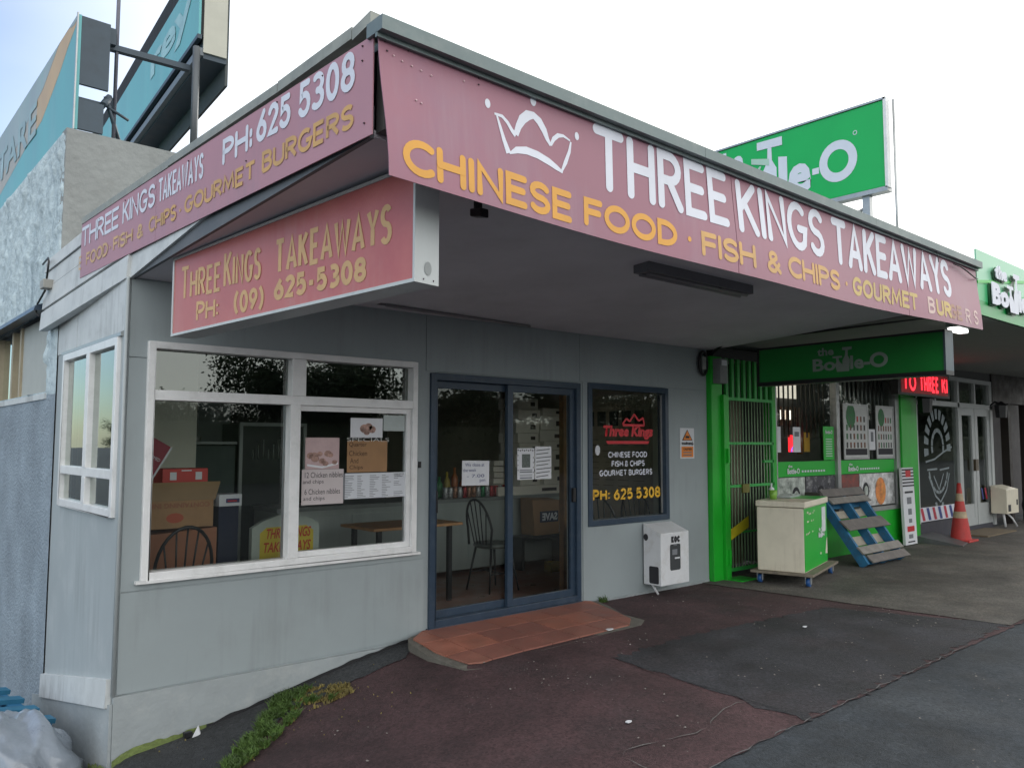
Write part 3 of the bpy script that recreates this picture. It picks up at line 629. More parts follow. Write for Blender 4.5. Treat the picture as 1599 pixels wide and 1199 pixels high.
ls = thing('side_fascia_sign', 'faded pink sign with PH: 625 5308 running along the side canopy edge', 'sign', (0, 0, 2.7))
for (a, b) in ((0, 1.43), (1.434, 3.672)):
    MB().hexa([LP(a, 2.64+.006*a, 0), LP(b, 2.64+.006*b, 0), LP(b, 2.64+.006*b, -.005), LP(a, 2.64+.006*a, -.005)], [LP(a, 3.035+.007*a, 0), LP(b, 3.035+.007*b, 0), LP(b, 3.035+.007*b, -.005), LP(a, 3.035+.007*a, -.005)]).build('panel', pinkL, ls)
LO = LP(0, 0, -.002)
def LL(text, x0, x1, z0, z1, wt, m, **k): return lettering('lettering', text, LO, LU, Z, x0, x1, z0, z1, wt, m, ls, **k)
LL('THREE', .015, .79, 2.855, 3.00, .024, letW, gap=.16); LL('KINGS', .86, 1.50, 2.86, 3.005, .028, letW, gap=.16) if 0 else LL('KINGS', .86, 1.42, 2.862, 3.005, .023, letW, gap=.16)
LL('TAKEAWAYS', 1.47, 2.10, 2.868, 3.01, .020, letW, gap=.10)
LL('PH:', 2.33, 2.665, 2.875, 3.01, .028, letW); LL('625', 2.70, 3.03, 2.885, 3.04, .030, letW); LL('5308', 3.10, 3.55, 2.885, 3.05, .030, letW)
LL('E', -.03, .03, 2.70, 2.80, .014, letT, caps='butt'); LL('FOOD', .135, .60, 2.705, 2.80, .018, letT, caps='butt'); LL('.', .63, .65, 2.74, 2.76, .02, letT)
LL('FISH', .70, 1.06, 2.71, 2.805, .018, letT, caps='butt'); LL('&', 1.13, 1.24, 2.71, 2.80, .018, letT, caps='butt'); LL('CHIPS', 1.33, 1.75, 2.712, 2.806, .018, letYf, caps='butt'); LL('.', 1.79, 1.81, 2.745, 2.765, .02, letYf)
LL('GOURMET', 1.86, 2.70, 2.718, 2.815, .020, letYf, caps='butt'); LL('BURGERS', 2.765, 3.545, 2.725, 2.83, .021, letYf, caps='butt')
q = MB()
for u, z in ((3.6, 3.04), (3.6, 2.98), (2.9, 3.03), (2.6, 2.83), (3.3, 3.02), (1.9, 3.01), (1.1, 2.93), (.9, 3.01), (3.62, 2.72), (.4, 2.99)):
    c = LP(u, z, .002); q.lathe(c, [(0, -.005), (.006, 0), (0, .005)], 6)
q.build('screw_head', rv, ls, kind='stuff')

# under-canopy light box
KA, KB = Vector((.10, -.54, 0)), Vector((.45, -2.58, 0)); KU = (KB-KA).normalized(); KN = KU.cross(Z)
def KP(u, v, o=0):   # v: 0 bottom .. 1 top, following the box's own slope
    L = 2.07; zb = 2.079+(2.150-2.079)*u/L; zt = 2.536+(2.662-2.536)*u/L
    return KA+KU*u+KN*o+Z*(zb+(zt-zb)*v)
kb = thing('lightbox_sign', 'pinkish red light box hanging under the canopy with THREE KINGS TAKEAWAYS and (09) 625-5308', 'sign', (.28, -1.5, 2.1))
T_ = -.132
MB().hexa([KP(.012, .03, .002), KP(2.0, .03, .002), KP(2.0, .03, -.01), KP(.012, .03, -.01)], [KP(.012, .97, .002), KP(2.0, .97, .002), KP(2.0, .97, -.01), KP(.012, .97, -.01)]).build('face_panel', redbox, kb)
MB().hexa([KP(.012, .03, T_+.012), KP(2.0, .03, T_+.012), KP(2.0, .03, T_), KP(.012, .03, T_)], [KP(.012, .97, T_+.012), KP(2.0, .97, T_+.012), KP(2.0, .97, T_), KP(.012, .97, T_)]).build('face_panel', redbox, kb)
wm = mat('white_box_metal', (.55, .58, .58), .4, var=.08, scale=5, dirt=(.22, .26, .26), dscale=5, damt=.5, streak=True)
def kbar(u0, u1, v0, v1, o0, o1, name='case_edge', m=wm):
    MB().hexa([KP(u0, v0, o0), KP(u1, v0, o0), KP(u1, v0, o1), KP(u0, v0, o1)], [KP(u0, v1, o0), KP(u1, v1, o0), KP(u1, v1, o1), KP(u0, v1, o1)]).build(name, m, kb)
kbar(0, 2.012, 0, .03, .008, T_-.006); kbar(0, 2.012, .97, 1.0, .008, T_-.006); kbar(0, .012, .03, .97, .008, T_-.006); kbar(2.0, 2.012, .03, .97, .008, T_-.006, 'end_cap')
c = KP(2.015, .13, -.07); q = MB(); U_, V_ = KN, Z
q.poly([c+U_*.021*math.cos(t*.35)+V_*.030*math.sin(t*.35) for t in range(18)]); q.build('round_patch', mat('grey_patch', (.3, .32, .32), .5), kb)
for o_ in (-.045, -.105):
    q = MB().lathe(KP(2.014, .035, o_), [(0, -.005), (.004, 0), (0, .005)], 6); q.build('screw_head', rv, kb)
KT = Vector((KU.x, KU.y, (2.15-2.079)/2.07)); KO = KP(0, 0, .004)
def KL(text, x0, x1, za, zb, wt, m, **k):
    o = lettering('lettering', text, KA+KN*.002, KU, Z, x0, x1, za, zb, wt, m, kb, caps='butt', lift=.0015, **k); return o
KL('THREE', .085, .51, 2.275, 2.47, .022, letT, big=(0,), gap=.14, wave=lambda u: .02*u); KL('KINGS', .535, .885, 2.285, 2.485, .022, letT, big=(0,), gap=.14, wave=lambda u: .02*u)
KL('TAKEAWAYS', 1.0, 1.865, 2.305, 2.485, .026, letT, big=(0, 1, 2, 3, 4, 5, 6, 7, 8), gap=.10, wave=lambda u: .035*(u-1))
KL('PH:', .265, .495, 2.135, 2.25, .020, letT, wave=lambda u: .012*u); KL('(09)', .64, .915, 2.145, 2.265, .024, letT, gap=.12); KL('625-5308', 1.0, 1.70, 2.175, 2.29, .027, letT, gap=.12, wave=lambda u: .02*(u-1))

# ================================================================= TAKEAWAY SHOP FITTINGS
t = thing('tube_light', 'dark bare tube light batten under the soffit close above the wall', 'light', (2.6, -.1, 2.53))
MB().hexa([(1.74, -.16, 2.515), (3.38, -.07, 2.52), (3.38, -.005, 2.52), (1.74, -.09, 2.515)], [(1.74, -.16, 2.55), (3.38, -.07, 2.55), (3.38, -.005, 2.55), (1.74, -.09, 2.55)]).build('batten', mat('tarnished_batten', (.13, .12, .125), .5, var=.3, scale=9), t)
MB().tube([(1.78, -.17, 2.505), (3.34, -.08, 2.508)], .012, 8).build('tube', mat('dead_tube', (.22, .21, .22), .3), t)
t = thing('tube_light', 'grey double tube light batten on the soffit behind the street sign', 'light', (3.2, -1.95, 2.63))
MB().box(2.6, 3.83, -2.03, -1.90, 2.59, 2.655).build('batten', mat('dull_batten', (.16, .16, .175), .6, var=.1), t)
MB().tube([(2.63, -1.99, 2.582), (3.80, -1.99, 2.582)], .013, 8).build('tube', MATS['dead_tube'], t); MB().tube([(2.63, -1.93, 2.582), (3.80, -1.93, 2.582)], .013, 8).build('tube', MATS['dead_tube'], t)
t = thing('security_camera', 'small black camera hanging behind the bottom edge of the pink street sign', 'camera', (.95, -2.3, 2.6))
MB().box(.935, .965, -2.32, -2.29, 2.60, 2.69).build('bracket', blackM, t); MB().hexa([(.925, -2.36, 2.555), (.975, -2.36, 2.555), (.975, -2.27, 2.575), (.925, -2.27, 2.575)], [(.925, -2.36, 2.60), (.975, -2.36, 2.60), (.975, -2.27, 2.615), (.925, -2.27, 2.615)]).build('housing', blackM, t, bev=.008)
# junction box and cable on the side wall
t = thing('junction_box', 'small cream junction box with looped cable on the side wall below the pink sign', 'junction box', (-.05, 1.85, 2.66))
MB().box(-.14, -.07, 1.74, 1.86, 2.67, 2.74).build('box', mat('weathered_box', (.36, .35, .32), .6, var=.1), t, bev=.006)
MB().tube([(-.11, 1.78, 2.75), (-.12, 1.70, 2.80), (-.12, 1.68, 2.87), (-.11, 1.76, 2.91), (-.10, 2.0, 2.90)], .008, 6).build('cable', blackM, t)
MB().tube([(-.11, 1.82, 2.66), (-.12, 1.95, 2.60), (-.11, 2.08, 2.59), (-.11, 2.12, 2.52), (-.10, 2.05, 2.48)], .008, 6).build('cable', blackM, t)
# doorstep of terracotta tiles
st = thing('tiled_doorstep', 'terracotta tiled ramp with worn cement edge in front of the sliding door', 'doorstep', (3, -.4, -.05))
def rampz(x, y): return -.012+ (gz(x, -.9)+.006+.012)*ss(-.05, -.95, y)
out_ = [(2.06, -.10), (2.0, -.20), (1.96, -.50), (2.0, -.88), (2.09, -.95), (2.7, -.93), (3.4, -.90), (3.85, -.90), (4.02, -.80), (4.02, -.55), (4.14, -.30), (4.22, -.06), (4.15, -.015), (2.25, -.015)]
q = MB(); cpt = Vector((3.05, -.45)); V = [(*cpt, rampz(*cpt)-.004)]
q.add([(x, y, rampz(x, y)-.005) for x, y in out_]+[(x, y, gz(x, y)-.05) for x, y in out_], [tuple(range(len(out_)))[::-1]]+[(i, (i+1) % len(out_), len(out_)+(i+1) % len(out_), len(out_)+i) for i in range(len(out_))])
q.build('cement_bed', mat('old_cement', (.14, .13, .11), .9, var=.25, scale=18, bump=.4, bscale=80), st)
tilem = [mat('terracotta_%s' % n, c, .55, var=.22, scale=5, bump=.15, bscale=50, dirt=(.27, .14, .10), dscale=6, damt=.5) for n, c in (('warm', (.32, .12, .08)), ('dull', (.275, .11, .08)), ('dark', (.24, .095, .072)))]
def inside(x, y, poly):
    c = False
    for i in range(len(poly)):
        x1, y1 = poly[i]; x2, y2 = poly[i-1]
        if (y1 > y) != (y2 > y) and x < (x2-x1)*(y-y1)/(y2-y1)+x1: c = not c
    return c
inn = [(2.14, -.10), (2.07, -.2), (2.03, -.50), (2.08, -.80), (2.15, -.87), (2.7, -.865), (3.4, -.84), (3.78, -.84), (3.94, -.76), (3.95, -.53), (4.06, -.30), (4.15, -.06), (4.1, -.015), (2.25, -.015)]
ts = .30; a_ = -.0
def clip(poly, pts):
    # Sutherland-Hodgman: clip tile (convex) against the outline by keeping parts of tile; outline nearly convex
    outp = poly
    for i in range(len(pts)):
        A_, B_ = Vector(pts[i]), Vector(pts[(i+1) % len(pts)]); inp = outp; outp = []
        if not inp: break
        def sd_(p): return (B_.x-A_.x)*(p.y-A_.y)-(B_.y-A_.y)*(p.x-A_.x)
        for j in range(len(inp)):
            p, r_ = inp[j-1], inp[j]; dp, dr = sd_(p), sd_(r_)
            if dr >= 0:
                if dp < 0: outp.append(p+(r_-p)*(dp/(dp-dr)))
                outp.append(r_)
            elif dp >= 0: outp.append(p+(r_-p)*(dp/(dp-dr)))
    return outp
conv = [(2.25, -.015), (2.06, -.17), (2.03, -.50), (2.08, -.82), (2.16, -.875), (2.7, -.875), (3.76, -.85), (3.93, -.72), (4.14, -.06), (4.1, -.015)]
for i in range(8):
    for j in range(4):
        x0, y1 = 1.95+i*ts, -.012-j*ts; g_ = .004
        tile = [Vector((x0+g_, y1-ts+g_)), Vector((x0+ts-g_, y1-ts+g_)), Vector((x0+ts-g_, y1-g_)), Vector((x0+g_, y1-g_))]
        c_ = clip(tile, conv)
        if len(c_) >= 3:
            th = .006+.002*random.random(); q = MB(); n = len(c_)
            q.add([(p.x, p.y, rampz(p.x, p.y)-.004) for p in c_]+[(p.x, p.y, rampz(p.x, p.y)+th) for p in c_], [tuple(range(n, 2*n))]+[(k_, (k_+1) % n, n+(k_+1) % n, n+k_) for k_ in range(n)])
            q.build('tile', tilem[(i*3+j*5+int(random.random()*2)) % 3], st)
# gas/water meter cabinet
def meter(name_label, x, y, z, w, d, h, cut, rz=0):
    t = thing('meter_box', name_label, 'meter box', (x, y, z))
    q = MB(); q.prism([(x, y+d, z), (x, y, z), (x, y, z+h*.86), (x, y+d, z+h)], (w, 0, 0)); q.build('cabinet', whitePl if not cut else creamM, t, bev=.006)
    def rr(cx, cz, ww, hh, yy, r=.02, xside=None):
        P_ = []
        for (sx, sz, a0) in ((1, 1, 0), (-1, 1, 90), (-1, -1, 180), (1, -1, 270)):
            for k_ in range(4):
                a = R(a0+30*k_); P_.append((cx+sx*(ww/2-r)+r*math.cos(a), cz+sz*(hh/2-r)+r*math.sin(a)))
        return [(p[0], yy, p[1]) if xside is None else (xside, p[0], p[1]) for p in P_]
    if not cut:
        g = MB().poly(rr(x+w*.50, z+h*.45, .17, .26, y-.002)).build('window', mat('meter_glass', (.06, .065, .07), .15, var=0), t)
        MB().box(x+w*.50-.05, x+w*.50+.03, y-.005, y-.003, z+h*.49, z+h*.58).build('dial', inkG, g); MB().box(x+w*.50-.01, x+w*.50+.07, y-.0055, y-.003, z+h*.42, z+h*.445).build('dial', paper, g)
        lettering('sticker', 'KOC', (0, y, 0), X, Z, x+w*.36, x+w*.66, z+h*.69, z+h*.80, .022, ink, t, gap=.0, lift=.003)
        btext('sticker', 'meter', (0, y, 0), X, Z, x+w*.44, x+w*.57, z+h*.64, .022, inkG, t, bold=.03)
        MB().poly(rr(y+d*.40, z+h*.17, .12, .17, 0, .015, x-.002)).build('vent_opening', ink, t)
        MB().poly([(x-.002, y+d*.85+.0+.03*math.cos(a_*.5), z+h*.78+.035*math.sin(a_*.5)) for a_ in range(12, -1, -1)]).build('latch', ink, t)
        MB().tube([(x+.05, y+d*.7, z), (x+.09, y+d*.5, z-.10)], .012, 8).build('pipe', whitePl, t)
    else:
        MB().box(x+.06, x+.2, y-.002, y, z+.04, z+.16).build('window', ink, t); MB().box(x+w-.12, x+w-.04, y-.002, y, z+.14, z+.24).build('window', ink, t)
        MB().tube([(x+.12, y+.1, z), (x+.14, y+.08, -.02)], .02, 8).tube([(x+.3, y+.1, z), (x+.33, y+.02, z-.1), (x+.42, y-.02, -.02)], .015, 8).build('pipe', whitePl, t)
    return t
meter('white metal meter box on the grey wall under the small shop window', 4.96, -.24, .055, .46, .22, .60, False)
# warning sign
t = thing('warning_sign', 'small white and orange WARNING sign on the grey wall by the green gate', 'sign', (5.73, -.005, 1.47))
MB().box(5.61, 5.86, -.006, -.001, 1.305, 1.635).build('plate', paper, t, bev=.001)
orM = mat('orange_print', (.75, .22, .02), .5, var=.05)
MB().poly([(5.64, -.008, 1.50), (5.83, -.008, 1.50), (5.735, -.008, 1.62)]).build('triangle', ink, t); MB().poly([(5.658, -.0095, 1.507), (5.812, -.0095, 1.507), (5.735, -.0095, 1.607)]).build('triangle', orM, t)
MB().box(5.70, 5.77, -.0105, -.010, 1.525, 1.55).build('pictogram', ink, t)
MB().box(5.63, 5.84, -.008, -.007, 1.32, 1.435).build('orange_field', orM, t)
lettering('lettering', 'WARNING', (0, -.006, 0), X, Z, 5.63, 5.84, 1.45, 1.485, .009, ink, t, caps='butt', gap=.1)
for i, z in enumerate((1.405, 1.372, 1.34)): lettering('lettering', ('SECURITY', 'ALARMED', 'PREMISES')[i] if 0 else ('CAMERAS', 'ARE IN', 'USE HERE')[i] if 0 else ('UNDER', 'SURE', 'ON SITE')[i] if 0 else 'CAUTION', (0, -.008, 0), X, Z, 5.66, 5.81, z-.01, z+.014, .005, ink, t, caps='butt', gap=.1) if i < 1 else None
for z in (1.372, 1.342): MB().box(5.66, 5.81, -.0095, -.0085, z-.006, z+.006).build('small_print', inkG, t)
MB().box(2.205, 2.225, -.015, -.001, 1.27, 1.32).build('bolt', blackM, thing('wall_bolt', 'tiny black bolt plate on the grey wall between big window and door', 'bolt', (2.21, -.01, 1.3)))
# ================================================================= BOTTLE SHOP
bs = thing('bottle_shop', 'bright green bottle shop front with barred windows next to the grey shop', 'shop', (6.12, 0, 0))
MB().box(6.12, 6.33, -.06, .1, -.1, 2.45).build('gate_post', greenP, bs, bev=.006)
MB().box(6.30, 6.40, -.10, -.06, -.1, 2.02).build('gate_post', greenP, bs, bev=.004); MB().box(6.32, 6.62, -.28, -.06, -.06, -.035).build('base_plate', greenP, bs)
[MB().box(6.33, 6.36, -.13, -.10, z_, z_+.16).build('hinge', greenP, bs) for z_ in (.12, 1.25)]
MB().box(7.42, 7.50, -.04, .08, -.1, 2.45).build('gate_post', greenP, bs, bev=.004)
MB().box(6.2, 7.5, -.03, .05, 2.45, 2.56).build('gate_lintel', blackM, bs)
g = MB().box(6.40, 7.42, -.05, -.02, 1.965, 2.0).box(6.40, 7.42, -.05, -.02, 1.455, 1.485).box(6.40, 7.42, -.05, -.02, .965, .995).box(6.40, 7.42, -.05, -.02, .02, .06).box(6.40, 6.43, -.05, -.02, .06, 1.965).box(7.39, 7.42, -.05, -.02, .06, 1.965).box(6.43, 7.42, -.045, -.025, .44, .46).box(7.2, 7.42, -.05, -.02, 1.24, 1.27).build('security_gate', greenD, bs)
barm = mat('gate_bar_steel', (.20, .30, .18), .5, metal=.1, var=.2)
for i in range(15): MB().tube([(6.46+i*.063, -.035, .05), (6.46+i*.063, -.035, 1.97)], .008, 6).build('gate_bar', barm, g)
for i in range(9): MB().box(6.45+i*.12, 6.50+i*.12, -.03, .0, 2.0, 2.45).build('upper_bar', greenD, bs)
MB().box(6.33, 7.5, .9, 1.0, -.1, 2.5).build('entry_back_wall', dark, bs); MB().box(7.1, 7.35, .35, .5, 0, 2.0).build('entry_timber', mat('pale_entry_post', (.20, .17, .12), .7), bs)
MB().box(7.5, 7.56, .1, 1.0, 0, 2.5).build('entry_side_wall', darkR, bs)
MB().hexa([(6.44, -.06, .37), (6.82, -.06, .50), (6.82, -.057, .50), (6.44, -.057, .37)], [(6.44, -.06, .49), (6.82, -.06, .63), (6.82, -.057, .63), (6.44, -.057, .49)]).build('warning_tape', mat('yellow_tape', (.50, .42, .02), .5), bs)
MB().box(6.70, 6.84, -.07, -.05, .90, 1.0).build('lock_plate', mat('brass_lock', (.16, .15, .03), .4, metal=.4), bs)
lettering('lettering', 'DAMAGE', (0, -.061, 0), (.96, 0, .28), Z, 6.70, 7.0, .235, .265, .008, ink, bs, caps='butt') if 0 else None
# window 1 and 2
MB().box(7.50, 11.05, -.01, .1, -.1, .50).build('base_wall', greenP, bs)
MB().box(7.50, 11.05, -.03, .1, .50, .56).build('window_sill', mat('grey_sill', (.25, .26, .25), .6), bs)
MB().box(7.5, 11.6, -.01, .12, 2.42, 2.85).build('window_header', darkR, bs)
for a, b in ((7.50, 7.54), (9.07, 9.16), (10.92, 11.05)): MB().box(a, b, -.03, .06, .56, 2.42).build('mullion', silver, bs)
for a, b in ((7.54, 9.07), (9.16, 10.92)):
    w_ = MB().poly([(a, .02, .56), (b, .02, .56), (b, .02, 2.42), (a, .02, 2.42)]).build('pane', G4, bs)
    MB().poly([(a, .012, 1.05), (b, .012, 1.05), (b, .012, 1.24), (a, .012, 1.24)]).build('green_band', greenSt, w_)
    xl = a+.28 if a < 8 else a+.28
    btext('lettering', 'Bottle-O', (0, .008, 0), X, Z, xl, xl+.30, 1.085, .07, paper, w_, bold=.04); btext('lettering', 'the', (0, .008, 0), X, Z, xl+.02, xl+.12, 1.165, .035, paper, w_, bold=.03)
    for k_ in range(9): MB().box(xl+.36+k_*.07, xl+.40+k_*.07, .006, .009, 1.10, 1.125).build('small_print', letW, w_)
MB().box(11.05, 11.62, -.06, .1, -.1, 2.42).build('pier', greenP, bs, bev=.004)
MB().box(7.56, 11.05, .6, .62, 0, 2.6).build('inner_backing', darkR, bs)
barD = mat('dark_bar', (.05, .045, .04), .5, metal=.3)
for i in range(13): MB().tube([(7.62+i*.115, .12, 1.55), (7.62+i*.115, .12, 2.42)], .012, 6).build('window_bar', barD, bs)
for i in range(13): MB().tube([(9.25+i*.13, .12, 1.95), (9.25+i*.13, .12, 2.42)], .014, 6).build('window_bar', silver, bs)
shelfM = mat('lit_shelf_goods', (.55, .50, .42), .6, var=.5, scale=14, emit=.8)
goods = mat('shelf_goods', (.22, .17, .13), .6, var=.7, scale=16)
MB().box(7.58, 9.05, .52, .56, 2.1, 2.42).build('lit_panel', shelfM, bs)
q = MB()
for i in range(16):
    x = 7.9+i*.075; q.box(x, x+.045, .5, .55, 1.72+.06*(i % 3), 1.98)
q.build('bottle_display', goods, bs)
lp = mat('shelf_light_strip', (.9, .85, .75), .5, var=0, emit=1.2)
for x in (7.95, 8.12, 8.5, 8.63, 8.76): MB().box(x, x+.05, .50, .51, 1.80, 1.93).build('light_strip', lp, bs)
def poster(label, x0, x1, z0, z1, y, kind, name='poster'):
    t = thing(name, label, 'poster' if name == 'poster' else 'notice', ((x0+x1)/2, y, z0))
    MB().box(x0, x1, y-.006, y, z0, z1).build('sheet', mat('poster_grey', (.50, .51, .50), .6, var=.08, scale=8) if kind != 'w' else paper, t)
    if kind == 'list':
        w = x1-x0; h = z1-z0; rnd = random.Random(x0); dk = mat('dark_frame', (.10, .11, .10), .5)
        fq = MB(); frame(fq, x0-.03, x1+.03, z0-.03, z1+.03, .03, y-.012, y); fq.build('poster_frame', silver, t)
        MB().box(x0+.03, x1-.03, y-.009, y-.0065, z0+.03, z0+.12).build('footer', ink, t)
        cm = [mat('print_%s' % n, c, .6, var=.5, scale=30) for n, c in (('green', (.04, .16, .06)), ('brown', (.16, .07, .04)), ('dark', (.05, .055, .05)), ('red', (.42, .04, .03)))]
        MB().poly([(x0+w*.28+w*.2*math.cos(k_*.5), y-.008, z1-h*.2-w*.25*math.sin(k_*.5)) for k_ in range(13)]).build('print', cm[0], t)
        for r_ in range(4):
            for c_ in range(6):
                if r_ == 3 and c_ < 3: continue
                bx = x0+w*(.08+.15*c_); bz = z0+h*(.18+.17*r_)
                MB().box(bx, bx+w*.06, y-.009, y-.0065, bz, bz+h*.11).build('print', cm[rnd.choice((1, 2, 2, 0, 1)) if (r_, c_) != (3, 3) else 3], t)
    return t
poster('left grey catalogue poster of bottles in the green shop window', 9.32, 10.02, 1.28, 2.0, -.005, 'list')
poster('right grey catalogue poster of bottles in the green shop window', 10.32, 10.86, 1.28, 2.0, -.005, 'list')
t = poster('white narrow notice between the two catalogue posters', 10.08, 10.27, 1.38, 1.68, .0, 'w', 'paper_notice'); MB().box(10.13, 10.21, -.009, -.0065, 1.5, 1.64).build('print', inkG, t)
t = poster('white sheet near the red neon light in the barred window', 7.96, 8.14, 1.36, 1.68, .0, 'w', 'paper_notice'); MB().box(7.99, 8.10, -.009, -.0065, 1.56, 1.62).build('print', inkG, t)
poster('narrow white strip at the left edge of the barred window', 7.58, 7.66, 1.36, 1.68, .0, 'w', 'paper_notice')
t = thing('green_poster', 'green opening hours poster beside the middle mullion', 'poster', (8.9, 0, 1.25)); MB().box(8.74, 9.03, -.005, .0, 1.25, 1.70).build('sheet', greenSt, t)
btext('lettering', 'Bottle-O', (0, -.006, 0), X, Z, 8.79, 8.98, 1.60, .05, paper, t, bold=.04)
for k_ in range(8): MB().box(8.80, 8.97, -.007, -.0055, 1.30+k_*.032, 1.31+k_*.032).build('small_print', paper, t)
t = thing('neon_sign', 'red lit sign with small rainbow arc in the barred window', 'neon sign', (8.2, .2, 1.4)); MB().box(8.16, 8.44, .16, .18, 1.36, 1.58).build('red_screen', mat('red_glow', (.9, .02, .03), .5, var=0, emit=1.1), t)
MB().tube([(8.19+.11+.11*math.cos(R(a)), .15, 1.36+.08*math.sin(R(a))) for a in range(0, 181, 20)], .008, 6).build('blue_arc', mat('blue_glow', (.1, .15, .8), .5, var=0, emit=1), t)
t = thing('yellow_sign', 'yellow upright card behind the barred window', 'card', (8.62, .2, 1.36)); MB().box(8.57, 8.72, .18, .19, 1.36, 1.62).build('card', mat('yellow_card', (.6, .36, .03), .6), t)
t = thing('display_bottle', 'brown bottle standing left of the yellow card', 'bottle', (8.5, .2, 1.36)); MB().lathe((8.5, .2, 1.33), [(0, 0), (.04, 0), (.04, .2), (.015, .26), (.015, .34), (0, .34)], 10).build('bottle', mat('amber_glass', (.12, .05, .01), .2), t)
t = thing('till_screen', 'small orange lit screen on a dark stand in the barred window', 'screen', (7.75, .3, 1.7)); MB().box(7.66, 7.86, .25, .28, 1.72, 1.98).build('stand', mat('grey_stand', (.14, .15, .16), .5), t); MB().box(7.69, 7.80, .24, .25, 1.73, 1.79).build('screen', mat('orange_glow', (.9, .16, .04), .5, var=0, emit=.6), t)
# picture panels under the green band
pic = [mat('photo_%s' % n, c, .5, var=.6, scale=9, dirt=d, dscale=7, damt=.95) for n, c, d in (('keg', (.42, .46, .42), (.04, .07, .05)), ('dark', (.05, .05, .06), (.45, .45, .45)), ('red', (.20, .05, .04), (.06, .03, .03)), ('white', (.60, .60, .60), (.5, .5, .5)), ('juice', (.65, .22, .06), (.75, .45, .10)))]
for a, b, k_ in ((7.56, 8.25, 0), (8.27, 9.05, 1), (9.18, 9.75, 2), (9.77, 10.9, 3)): MB().box(a, b, .008, .014, .58, 1.04).build('picture_panel', pic[k_], bs)
MB().poly([(10.42+.17*math.cos(t_*.4), .004, .78+.2*math.sin(t_*.4)) for t_ in range(16)]).build('drink_picture', pic[4], bs)
for cx in (8.02, 8.66, 9.95):
    MB().poly([(cx+.10*math.cos(t_*.4), .004, .80+.12*math.sin(t_*.4)) for t_ in range(16)]).build('roundel', ink, bs); MB().poly([(cx+.06*math.cos(t_*.4), .0, .80+.07*math.sin(t_*.4)) for t_ in range(16)]).build('roundel', pic[0], bs)
# canopy of the bottle shop and beyond
MB().hexa([(6.23, -2.61, 2.67), (19, -2.61, 2.67), (19, .0, 2.84), (6.23, .0, 2.62)], [(6.23, -2.61, 2.71), (19, -2.61, 2.71), (19, .0, 2.90), (6.23, .0, 2.66)]).build('canopy_soffit', mat('green_grey_soffit', (.22, .235, .225), .8, var=.1), bs)
MB().box(6.45, 19, -2.60, 1.8, 2.95, 3.05).build('canopy_roof', flash, bs)
MB().tube([(6.2, -.04, 2.50), (6.05, -.3, 2.58), (6.4, -1.2, 2.64), (6.5, -2.3, 2.68)], .02, 8).build('conduit', blackM, bs)
t = thing('floodlight', 'small grey floodlight at the top of the green gate post', 'light', (6.3, -.15, 2.2)); MB().box(6.15, 6.30, -.16, -.06, 2.14, 2.42).build('housing', mat('grey_housing', (.20, .21, .21), .5), t, bev=.008); MB().box(6.18, 6.28, -.163, -.158, 2.34, 2.40).build('lens', mat('pale_lens', (.7, .72, .75), .2, var=0), t)
t = thing('round_fan_vent', 'dark round fitting above the gate against the grey wall', 'vent', (6.0, -.05, 2.4)); MB().tube([(6.0+.07*math.cos(R(a)), -.04, 2.36+.13*math.sin(R(a))) for a in range(0, 360, 20)]+[(6.07, -.04, 2.36)], .018, 6).build('ring', blackM, t); MB().box(5.96, 6.03, -.06, -.03, 2.29, 2.43).build('insert', silver, t)
# green light box
def logo(par, org, u, w, h, m, bold=.05, lift=.004, depth=0):
    """the / Bo bottle bottle le-O, laid out in a w x h box at org"""
    o = Vector(org)
    def bt(s, a, b, c, d): btext('lettering', s, o, u, Z, a*w, b*w, c*h, d*h, m, par, bold=bold, lift=lift, ext=depth)
    bt('Bo', 0, .32, .06, .48); bt('the', .07, .30, .64, .30); bt('le-', .52, .78, .06, .50)
    uu = Vector(u); nn = uu.cross(Z).normalized()
    rr = []
    for a in range(0, 361, 15):
        for r_ in (1, .58): rr.append(o+uu*(.89*w+.115*w*r_*math.cos(R(a)))+Z*(.33*h+.27*h*r_*math.sin(R(a)))+nn*(lift+depth))
    MB().add(rr, [(2*i, 2*i+2, 2*i+3, 2*i+1) for i in range(24)]).build('lettering', m, par)
    for (cx, tilt, hh) in ((.385, -.10, .60), (.46, .04, .92)):
        prof = [(0, -.045), (.42, -.05), (.58, -.02), (.78, -.016), (.80, -.06), (.90, -.06), (.90, .07), (.80, .07), (.78, .018), (.58, .02), (.42, .05), (0, .045)]
        P_ = [o+uu*((cx+x_+tilt*z_*.5)*w)+Z*((z_*hh*1.08)*h)+nn*(lift+depth+(.0012 if tilt > 0 else .0006)) for z_, x_ in prof]
        MB().poly(P_).build('bottle_mark', m, par)
t = thing('lightbox_sign', 'dark green light box with the Bottle-O logo hanging under the canopy', 'sign', (6.2, -1.5, 2.1))
GA, GB_ = Vector((6.30, -.54, 0)), Vector((6.19, -2.50, 0)); GU = (GB_-GA).normalized(); GN = GU.cross(Z)
def GP(u, z, o=0): return GA+GU*u+GN*o+Z*z
def gb(u0, u1, z0, z1, o0, o1, name, m): return MB().hexa([GP(u0, z0, o0), GP(u1, z0, o0), GP(u1, z0, o1), GP(u0, z0, o1)], [GP(u0, z1, o0), GP(u1, z1, o0), GP(u1, z1, o1), GP(u0, z1, o1)]).build(name, m, t)
gb(.02, 1.95, 2.13, 2.48, .0, -.01, 'face_panel', greenB); gb(.02, 1.95, 2.13, 2.48, -.13, -.14, 'face_panel', greenB)
bl = mat('blue_grey_case', (.08, .11, .13), .4, metal=.3)
